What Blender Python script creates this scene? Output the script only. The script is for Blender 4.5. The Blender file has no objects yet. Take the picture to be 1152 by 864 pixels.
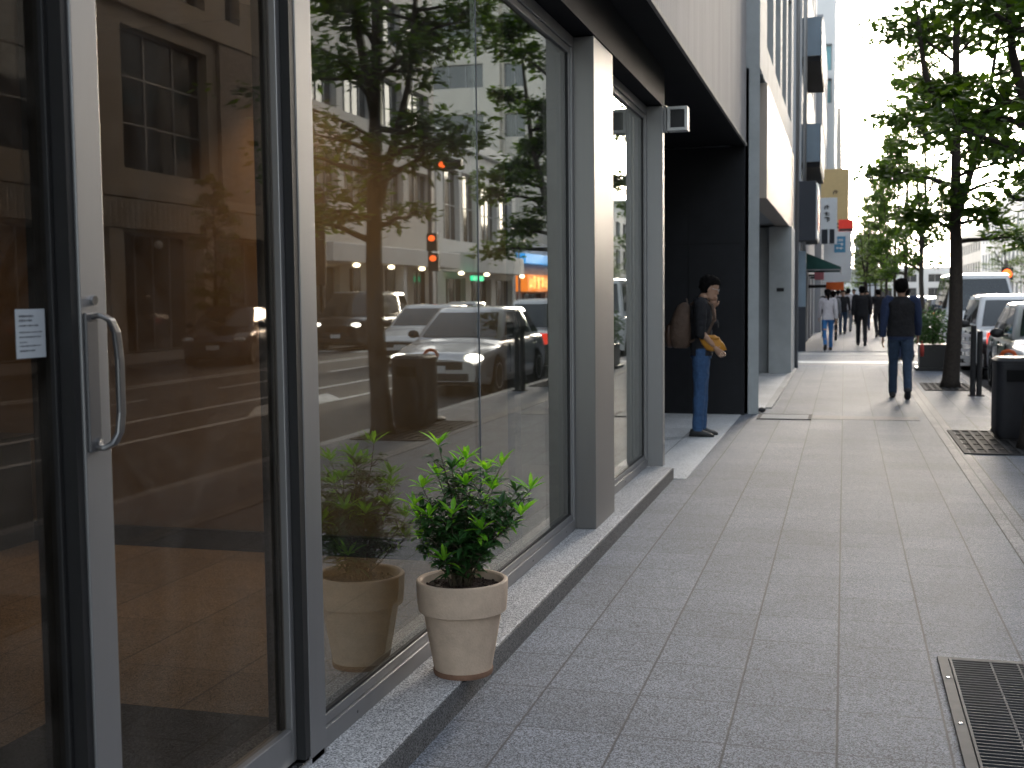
import bpy, bmesh, math, random
from mathutils import Vector, Matrix, Euler
R = math.radians
random.seed(7)
scene = bpy.context.scene
COL = scene.collection

# ------------------------------------------------------------------ camera
F_PX, W_PX, H_PX = 1336.0, 1152.0, 864.0
yaw = math.atan(374 / 1336.0); pitch = math.atan(98 / 1336.0); roll = 0.0105
fw = Vector((-math.sin(yaw) * math.cos(pitch), math.cos(yaw) * math.cos(pitch), -math.sin(pitch)))
rt = Vector((math.cos(yaw), math.sin(yaw), 0)); up = rt.cross(fw)
rt2 = rt * math.cos(roll) - up * math.sin(roll); up2 = up * math.cos(roll) + rt * math.sin(roll)
cam_d = bpy.data.cameras.new('camera'); cam = bpy.data.objects.new('camera', cam_d); COL.objects.link(cam)
M3 = Matrix((rt2, up2, -fw)).transposed()
cam.matrix_world = Matrix.Translation((0, 0, 1.55)) @ M3.to_4x4()
cam_d.sensor_width = 36; cam_d.lens = 36 * F_PX / W_PX
cam_d.clip_start = 0.05; cam_d.clip_end = 3000
cam_d.dof.use_dof = True; cam_d.dof.focus_distance = 5.0; cam_d.dof.aperture_fstop = 5.0
scene.camera = cam

# ------------------------------------------------------------------ light
SUN_EL, SUN_AZ = R(11), R(4)          # azimuth from +Y towards +X
world = bpy.data.worlds.new("World"); scene.world = world; world.use_nodes = True
nt = world.node_tree; bg = nt.nodes['Background']
sky = nt.nodes.new('ShaderNodeTexSky'); sky.sky_type = 'NISHITA'; sky.sun_disc = False
sky.sun_elevation = SUN_EL; sky.sun_rotation = SUN_AZ % (2*math.pi); sky.dust_density = 2.5; sky.air_density = 1.0; sky.ozone_density = 1.0
hsv = nt.nodes.new('ShaderNodeHueSaturation'); hsv.inputs['Saturation'].default_value = .45      # thin evening overcast
nt.links.new(sky.outputs[0], hsv.inputs['Color']); nt.links.new(hsv.outputs[0], bg.inputs[0]); bg.inputs[1].default_value = 0.15
sd = bpy.data.lights.new('sun', 'SUN'); sd.energy = 0.5; sd.angle = R(18); sd.color = (1.0, 0.86, 0.70)
sun = bpy.data.objects.new('sun', sd); COL.objects.link(sun)
sdir = Vector((math.sin(SUN_AZ) * math.cos(SUN_EL), math.cos(SUN_AZ) * math.cos(SUN_EL), math.sin(SUN_EL)))
sun.rotation_euler = sdir.to_track_quat('Z', 'Y').to_euler()
sun.location = (0, 0, 40)
scene.view_settings.view_transform = 'Standard'; scene.view_settings.look = 'None'
scene.view_settings.exposure = 2.5; scene.view_settings.gamma = 1; scene.view_settings.use_curve_mapping = False
scene.cycles.max_bounces = 10; scene.cycles.transparent_max_bounces = 24; scene.cycles.glossy_bounces = 4
scene.cycles.caustics_reflective = False; scene.cycles.caustics_refractive = False
scene.cycles.sample_clamp_indirect = 6

# ------------------------------------------------------------------ helpers
class MB:
    """collects geometry in world coordinates"""
    def __init__(s): s.v = []; s.f = []; s.m = []; s.cur = 0
    def quad(s, a, b, c, d):
        n = len(s.v); s.v += [tuple(a), tuple(b), tuple(c), tuple(d)]; s.f.append((n, n+1, n+2, n+3)); s.m.append(s.cur); return s
    def poly(s, pts):
        n = len(s.v); s.v += [tuple(p) for p in pts]; s.f.append(tuple(range(n, n+len(pts)))); s.m.append(s.cur); return s
    def box(s, x0, x1, y0, y1, z0, z1):
        n = len(s.v)
        s.v += [(x0,y0,z0),(x1,y0,z0),(x1,y1,z0),(x0,y1,z0),(x0,y0,z1),(x1,y0,z1),(x1,y1,z1),(x0,y1,z1)]
        for q in ((0,3,2,1),(4,5,6,7),(0,1,5,4),(1,2,6,5),(2,3,7,6),(3,0,4,7)):
            s.f.append(tuple(n+i for i in q)); s.m.append(s.cur)
        return s
    def rings(s, rings, close=True, cap0=True, cap1=True):
        n = len(s.v); k = len(rings[0])
        for r in rings: s.v += [tuple(p) for p in r]
        for i in range(len(rings)-1):
            for j in range(k if close else k-1):
                a = n+i*k+j; b = n+i*k+(j+1) % k
                s.f.append((a, b, b+k, a+k)); s.m.append(s.cur)
        if cap0: s.f.append(tuple(n+j for j in reversed(range(k)))); s.m.append(s.cur)
        if cap1: s.f.append(tuple(n+(len(rings)-1)*k+j for j in range(k))); s.m.append(s.cur)
        return s
    def tube(s, pts, rad, n=10, caps=True):
        pts = [Vector(p) for p in pts]
        if not isinstance(rad, (list, tuple)): rad = [rad]*len(pts)
        rs = []; prev = None
        for i, p in enumerate(pts):
            d = (pts[min(i+1, len(pts)-1)] - pts[max(i-1, 0)])
            if d.length < 1e-9: d = Vector((0,0,1))
            d.normalize()
            if prev is None: u = d.orthogonal().normalized()
            else:
                u = prev - d*prev.dot(d)
                u = u.normalized() if u.length > 1e-6 else d.orthogonal().normalized()
            prev = u; w = d.cross(u)
            rs.append([p + (u*math.cos(2*math.pi*j/n) + w*math.sin(2*math.pi*j/n))*rad[i] for j in range(n)])
        return s.rings(rs, True, caps, caps)
    def lathe(s, c, prof, n=40, cap0=True, cap1=True):
        rs = [[(c[0]+r*math.cos(2*math.pi*j/n), c[1]+r*math.sin(2*math.pi*j/n), c[2]+z) for j in range(n)] for r, z in prof]
        return s.rings(rs, True, cap0, cap1)
    def ball(s, c, r, n=10, k=8):
        rx, ry, rz = (r, r, r) if not isinstance(r, (tuple, list)) else r
        rs = []
        for i in range(k+1):
            a = -math.pi/2 + math.pi*i/k; q = max(math.cos(a), 1e-3)
            rs.append([(c[0]+rx*q*math.cos(2*math.pi*j/n), c[1]+ry*q*math.sin(2*math.pi*j/n), c[2]+rz*math.sin(a)) for j in range(n)])
        return s.rings(rs)
    def tf(s, M, start=0):
        for i in range(start, len(s.v)): s.v[i] = tuple(M @ Vector(s.v[i]))
        return s

ORIG = {}
def setp(o, label=None, cat=None, group=None, kind=None):
    if label: o['label'] = label
    if cat: o['category'] = cat
    if group: o['group'] = group
    if kind: o['kind'] = kind
    return o
def build(name, mb, mat, parent=None, smooth=False, bevel=0, org=None, label=None, auto=None):
    """link a collector as ONE mesh object; world coords are turned into the thing's local ones"""
    if org is None: org = ORIG.get(parent.name, (0,0,0)) if parent else (0,0,0)
    me = bpy.data.meshes.new(name)
    me.from_pydata([(x-org[0], y-org[1], z-org[2]) for x, y, z in mb.v], [], mb.f)
    for m in (mat if isinstance(mat, (list, tuple)) else [mat]): me.materials.append(m)
    if isinstance(mat, (list, tuple)): me.polygons.foreach_set('material_index', mb.m)
    if smooth: me.polygons.foreach_set('use_smooth', [True]*len(me.polygons))
    me.update()
    if auto:
        try: me.set_sharp_from_angle(angle=R(auto))
        except Exception: pass
    o = bpy.data.objects.new(name, me); COL.objects.link(o)
    if parent: o.parent = parent; ORIG[o.name] = org
    else: o.location = org; ORIG[o.name] = org
    if bevel:
        b = o.modifiers.new('bevel', 'BEVEL'); b.width = bevel; b.segments = 2; b.limit_method = 'ANGLE'; b.angle_limit = R(40)
    if label: o['label'] = label
    return o
def thing(name, org, label, cat, group=None):
    o = bpy.data.objects.new(name, None); COL.objects.link(o); o.location = org; o.empty_display_size = .2
    ORIG[o.name] = tuple(org); setp(o, label, cat, group); return o
def copy_tree(o, parent=None):
    c = o.copy(); COL.objects.link(c)
    if parent: c.parent = parent
    for ch in list(o.children): copy_tree(ch, c)
    return c

# ------------------------------------------------------------------ materials
def nodes(name):
    m = bpy.data.materials.new(name); m.use_nodes = True
    t = m.node_tree; return m, t, t.nodes['Principled BSDF']
def N(t, typ, **kw):
    n = t.nodes.new(typ)
    for k, v in kw.items(): setattr(n, k, v)
    return n
def mat(name, col, rough=.6, metal=0, var=.15, scale=8, bump=0, bscale=60, bdist=.01, coat=0, spec=.5, rvar=0, emit=None, estr=0, streak=False, sheen=0):
    m, t, b = nodes(name)
    b.inputs['Roughness'].default_value = rough; b.inputs['Metallic'].default_value = metal
    b.inputs['Coat Weight'].default_value = coat; b.inputs['Specular IOR Level'].default_value = spec
    if sheen: b.inputs['Sheen Weight'].default_value = sheen
    tc = N(t, 'ShaderNodeTexCoord'); src = tc.outputs['Object']
    if streak:
        mp = N(t, 'ShaderNodeMapping'); mp.inputs['Scale'].default_value = (1, 1, .12); t.links.new(src, mp.inputs[0]); src = mp.outputs[0]
    n = N(t, 'ShaderNodeTexNoise'); n.inputs['Scale'].default_value = scale; n.inputs['Detail'].default_value = 6
    n.inputs['Roughness'].default_value = .65
    t.links.new(src, n.inputs['Vector'])
    r = N(t, 'ShaderNodeValToRGB'); r.color_ramp.elements[0].position = .3; r.color_ramp.elements[1].position = .7
    r.color_ramp.elements[0].color = tuple(max(0, c*(1-var)) for c in col)+(1,); r.color_ramp.elements[1].color = tuple(min(1, c*(1+var)) for c in col)+(1,)
    t.links.new(n.outputs['Fac'], r.inputs[0]); t.links.new(r.outputs[0], b.inputs['Base Color'])
    if rvar:
        mr = N(t, 'ShaderNodeMapRange'); mr.inputs[3].default_value = rough-rvar; mr.inputs[4].default_value = rough+rvar
        t.links.new(n.outputs['Fac'], mr.inputs[0]); t.links.new(mr.outputs[0], b.inputs['Roughness'])
    if bump:
        n2 = N(t, 'ShaderNodeTexNoise'); n2.inputs['Scale'].default_value = bscale; n2.inputs['Detail'].default_value = 4
        t.links.new(tc.outputs['Object'], n2.inputs['Vector'])
        bp = N(t, 'ShaderNodeBump'); bp.inputs['Strength'].default_value = bump; bp.inputs['Distance'].default_value = bdist
        t.links.new(n2.outputs['Fac'], bp.inputs['Height']); t.links.new(bp.outputs[0], b.inputs['Normal'])
    if emit:
        b.inputs['Emission Color'].default_value = tuple(emit)+(1,); b.inputs['Emission Strength'].default_value = estr
    return m
def granite(name, c0, c1, tile=None, off=(0,0), joint=.5, bw=.004, rough=.55, speck=1.0, tvar=.12, plane='xy'):
    """speckled stone with optional rectangular joints: column joints darker than the row joints"""
    m, t, b = nodes(name); L = t.links.new
    tc = N(t, 'ShaderNodeTexCoord')
    v = N(t, 'ShaderNodeTexVoronoi'); v.inputs['Scale'].default_value = 230*speck; L(tc.outputs['Object'], v.inputs['Vector'])
    n = N(t, 'ShaderNodeTexNoise'); n.inputs['Scale'].default_value = 120*speck; n.inputs['Detail'].default_value = 5; n.inputs['Roughness'].default_value = .8; L(tc.outputs['Object'], n.inputs['Vector'])
    big = N(t, 'ShaderNodeTexNoise'); big.inputs['Scale'].default_value = 1.1; big.inputs['Detail'].default_value = 7; big.inputs['Roughness'].default_value = .62; L(tc.outputs['Object'], big.inputs['Vector'])
    sp = N(t, 'ShaderNodeSeparateColor'); L(v.outputs['Color'], sp.inputs[0])
    mx = N(t, 'ShaderNodeMath', operation='ADD'); L(sp.outputs[0], mx.inputs[0]); L(n.outputs['Fac'], mx.inputs[1])
    rp = N(t, 'ShaderNodeValToRGB'); e = rp.color_ramp.elements
    e[0].position = .42; e[0].color = tuple(c*.42 for c in c0)+(1,); e[1].position = 1.4/2+.28; e[1].color = tuple(min(1, c*1.5) for c in c1)+(1,)
    k = e.new(.56); k.color = tuple(c0)+(1,); k = e.new(.74); k.color = tuple(c1)+(1,)
    hf = N(t, 'ShaderNodeMath', operation='MULTIPLY'); hf.inputs[1].default_value = .62; L(mx.outputs[0], hf.inputs[0]); L(hf.outputs[0], rp.inputs[0])
    mr = N(t, 'ShaderNodeMapRange'); mr.inputs[1].default_value = .3; mr.inputs[2].default_value = .7; mr.inputs[3].default_value = .82; mr.inputs[4].default_value = 1.13; L(big.outputs['Fac'], mr.inputs[0])
    mul = N(t, 'ShaderNodeVectorMath', operation='SCALE'); L(rp.outputs[0], mul.inputs[0]); L(mr.outputs[0], mul.inputs['Scale'])
    colr = mul.outputs[0]; height = None
    if tile:
        sx = N(t, 'ShaderNodeSeparateXYZ'); L(tc.outputs['Object'], sx.inputs[0])
        ax = {'xy': (0, 1), 'yz': (1, 2), 'xz': (0, 2)}[plane]
        masks = []; ids = []
        for i in (0, 1):
            d = N(t, 'ShaderNodeMath', operation='DIVIDE'); d.inputs[1].default_value = tile[i]
            a = N(t, 'ShaderNodeMath', operation='SUBTRACT'); a.inputs[1].default_value = off[i]; L(sx.outputs[ax[i]], a.inputs[0]); L(a.outputs[0], d.inputs[0])
            fr = N(t, 'ShaderNodeMath', operation='FRACT'); L(d.outputs[0], fr.inputs[0])
            fl = N(t, 'ShaderNodeMath', operation='FLOOR'); L(d.outputs[0], fl.inputs[0]); ids.append(fl)
            pp = N(t, 'ShaderNodeMath', operation='PINGPONG'); pp.inputs[1].default_value = .5; L(d.outputs[0], pp.inputs[0])
            ls = N(t, 'ShaderNodeMapRange'); ls.inputs[1].default_value = bw/tile[i]*.5; ls.inputs[2].default_value = bw/tile[i]*1.4
            ls.inputs[3].default_value = 1; ls.inputs[4].default_value = 0; L(pp.outputs[0], ls.inputs[0])
            masks.append(ls)
        w2 = N(t, 'ShaderNodeMath', operation='MULTIPLY'); w2.inputs[1].default_value = .7; L(masks[1].outputs[0], w2.inputs[0])
        mm = N(t, 'ShaderNodeMath', operation='MAXIMUM'); L(masks[0].outputs[0], mm.inputs[0]); L(w2.outputs[0], mm.inputs[1])
        cb = N(t, 'ShaderNodeCombineXYZ'); L(ids[0].outputs[0], cb.inputs[0]); L(ids[1].outputs[0], cb.inputs[1])
        wn = N(t, 'ShaderNodeTexWhiteNoise'); L(cb.outputs[0], wn.inputs['Vector'])
        tr = N(t, 'ShaderNodeMapRange'); tr.inputs[3].default_value = 1-tvar; tr.inputs[4].default_value = 1+tvar; L(wn.outputs['Value'], tr.inputs[0])
        m2 = N(t, 'ShaderNodeVectorMath', operation='SCALE'); L(colr, m2.inputs[0]); L(tr.outputs[0], m2.inputs['Scale'])
        mixc = N(t, 'ShaderNodeMix', data_type='RGBA'); L(mm.outputs[0], mixc.inputs['Factor'])
        sc = N(t, 'ShaderNodeMath', operation='MULTIPLY'); sc.inputs[1].default_value = joint; L(mm.outputs[0], sc.inputs[0]); L(sc.outputs[0], mixc.inputs['Factor'])
        L(m2.outputs[0], mixc.inputs[6]); mixc.inputs[7].default_value = (.03, .03, .03, 1)
        colr = mixc.outputs[2]; height = mm.outputs[0]
    if name == 'granite_paving':
        v2 = N(t, 'ShaderNodeTexVoronoi'); v2.inputs['Scale'].default_value = 1.7; L(tc.outputs['Object'], v2.inputs['Vector'])
        g1 = N(t, 'ShaderNodeMapRange'); g1.inputs[1].default_value = .018; g1.inputs[2].default_value = .035; g1.inputs[3].default_value = .5; g1.inputs[4].default_value = 1; L(v2.outputs['Distance'], g1.inputs[0])
        st_ = N(t, 'ShaderNodeTexNoise'); st_.inputs['Scale'].default_value = 4.5; st_.inputs['Detail'].default_value = 8; st_.inputs['Roughness'].default_value = .7; L(tc.outputs['Object'], st_.inputs['Vector'])
        g2 = N(t, 'ShaderNodeMapRange'); g2.inputs[1].default_value = .56; g2.inputs[2].default_value = .72; g2.inputs[3].default_value = 1; g2.inputs[4].default_value = .74; L(st_.outputs['Fac'], g2.inputs[0])
        mq = N(t, 'ShaderNodeMath', operation='MULTIPLY'); L(g1.outputs[0], mq.inputs[0]); L(g2.outputs[0], mq.inputs[1])
        m3 = N(t, 'ShaderNodeVectorMath', operation='SCALE'); L(colr, m3.inputs[0]); L(mq.outputs[0], m3.inputs['Scale']); colr = m3.outputs[0]
    L(colr, b.inputs['Base Color'])
    rr = N(t, 'ShaderNodeMapRange'); rr.inputs[3].default_value = rough+.05; rr.inputs[4].default_value = min(1, rough+.25); b.inputs['Specular IOR Level'].default_value = .3; L(n.outputs['Fac'], rr.inputs[0]); L(rr.outputs[0], b.inputs['Roughness'])
    bp = N(t, 'ShaderNodeBump'); bp.inputs['Strength'].default_value = .25; bp.inputs['Distance'].default_value = .003; L(mx.outputs[0], bp.inputs['Height'])
    if height is not None:
        b2 = N(t, 'ShaderNodeBump', invert=True); b2.inputs['Strength'].default_value = .3; b2.inputs['Distance'].default_value = .002
        L(height, b2.inputs['Height']); L(bp.outputs[0], b2.inputs['Normal']); L(b2.outputs[0], b.inputs['Normal'])
    else: L(bp.outputs[0], b.inputs['Normal'])
    return m
def glass(name, tint, ior=1.6, rough=0.0, gcol=(1,1,1)):
    m = bpy.data.materials.new(name); m.use_nodes = True; t = m.node_tree; t.nodes.clear(); L = t.links.new
    out = N(t, 'ShaderNodeOutputMaterial'); mix = N(t, 'ShaderNodeMixShader'); g = N(t, 'ShaderNodeBsdfGlossy'); tr = N(t, 'ShaderNodeBsdfTransparent')
    fr = N(t, 'ShaderNodeFresnel'); ge = N(t, 'ShaderNodeNewGeometry'); io = N(t, 'ShaderNodeMapRange'); io.inputs[3].default_value = ior; io.inputs[4].default_value = 1/ior
    L(ge.outputs['Backfacing'], io.inputs[0]); L(io.outputs[0], fr.inputs[0])
    g.inputs['Roughness'].default_value = rough; g.inputs[0].default_value = tuple(gcol)+(1,)
    tr.inputs[0].default_value = tuple(tint)+(1,)
    # faint waviness of float glass
    tc = N(t, 'ShaderNodeTexCoord'); n = N(t, 'ShaderNodeTexNoise'); n.inputs['Scale'].default_value = .9; n.inputs['Detail'].default_value = 1; L(tc.outputs['Object'], n.inputs['Vector'])
    bp = N(t, 'ShaderNodeBump'); bp.inputs['Strength'].default_value = .06; bp.inputs['Distance'].default_value = .01; L(n.outputs['Fac'], bp.inputs['Height']); L(bp.outputs[0], g.inputs['Normal'])
    L(fr.outputs[0], mix.inputs[0]); L(tr.outputs[0], mix.inputs[1]); L(g.outputs[0], mix.inputs[2]); n3 = N(t, 'ShaderNodeTexNoise'); n3.inputs['Scale'].default_value = 2.6; n3.inputs['Detail'].default_value = 9; n3.inputs['Roughness'].default_value = .7; n3.inputs['Distortion'].default_value = 1.5; L(tc.outputs['Object'], n3.inputs['Vector'])
    dm = N(t, 'ShaderNodeMapRange'); dm.inputs[1].default_value = .42; dm.inputs[2].default_value = .72; dm.inputs[3].default_value = .004; dm.inputs[4].default_value = .05; L(n3.outputs['Fac'], dm.inputs[0])
    df = N(t, 'ShaderNodeBsdfDiffuse'); df.inputs[0].default_value = (.55,.53,.5,1); m2 = N(t, 'ShaderNodeMixShader'); L(dm.outputs[0], m2.inputs[0]); L(mix.outputs[0], m2.inputs[1]); L(df.outputs[0], m2.inputs[2]); L(m2.outputs[0], out.inputs[0])
    return m
def leafmat(name, c0, c1, tr=.35):
    m = bpy.data.materials.new(name); m.use_nodes = True; t = m.node_tree; L = t.links.new
    b = t.nodes['Principled BSDF']; out = t.nodes['Material Output']; b.inputs['Roughness'].default_value = .42
    geo = N(t, 'ShaderNodeNewGeometry'); r = N(t, 'ShaderNodeValToRGB'); r.color_ramp.elements[0].color = tuple(c0)+(1,); r.color_ramp.elements[1].color = tuple(c1)+(1,)
    L(geo.outputs['Random Per Island'], r.inputs[0]); L(r.outputs[0], b.inputs['Base Color'])
    tl = N(t, 'ShaderNodeBsdfTranslucent'); mul = N(t, 'ShaderNodeMix', data_type='RGBA', blend_type='MULTIPLY'); mul.inputs['Factor'].default_value = 1
    L(r.outputs[0], mul.inputs[6]); mul.inputs[7].default_value = (1.6, 1.5, .5, 1); L(mul.outputs[2], tl.inputs[0])
    mx = N(t, 'ShaderNodeMixShader'); mx.inputs[0].default_value = tr; L(b.outputs[0], mx.inputs[1]); L(tl.outputs[0], mx.inputs[2]); L(mx.outputs[0], out.inputs[0])
    return m
def ribbed(name, col, period=.1, axis=1, rough=.6, metal=0, depth=.01, var=.12):
    m = mat(name, col, rough, metal, var=var, scale=3, streak=True)
    t = m.node_tree; L = t.links.new; b = t.nodes['Principled BSDF']
    tc = N(t, 'ShaderNodeTexCoord'); s = N(t, 'ShaderNodeSeparateXYZ'); L(tc.outputs['Object'], s.inputs[0])
    d = N(t, 'ShaderNodeMath', operation='DIVIDE'); d.inputs[1].default_value = period; L(s.outputs[axis], d.inputs[0])
    p = N(t, 'ShaderNodeMath', operation='PINGPONG'); p.inputs[1].default_value = .5; L(d.outputs[0], p.inputs[0])
    mr = N(t, 'ShaderNodeMapRange'); mr.inputs[1].default_value = .0; mr.inputs[2].default_value = .12; L(p.outputs[0], mr.inputs[0])
    bp = N(t, 'ShaderNodeBump'); bp.inputs['Strength'].default_value = .9; bp.inputs['Distance'].default_value = depth; L(mr.outputs[0], bp.inputs['Height']); L(bp.outputs[0], b.inputs['Normal'])
    return m

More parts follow.
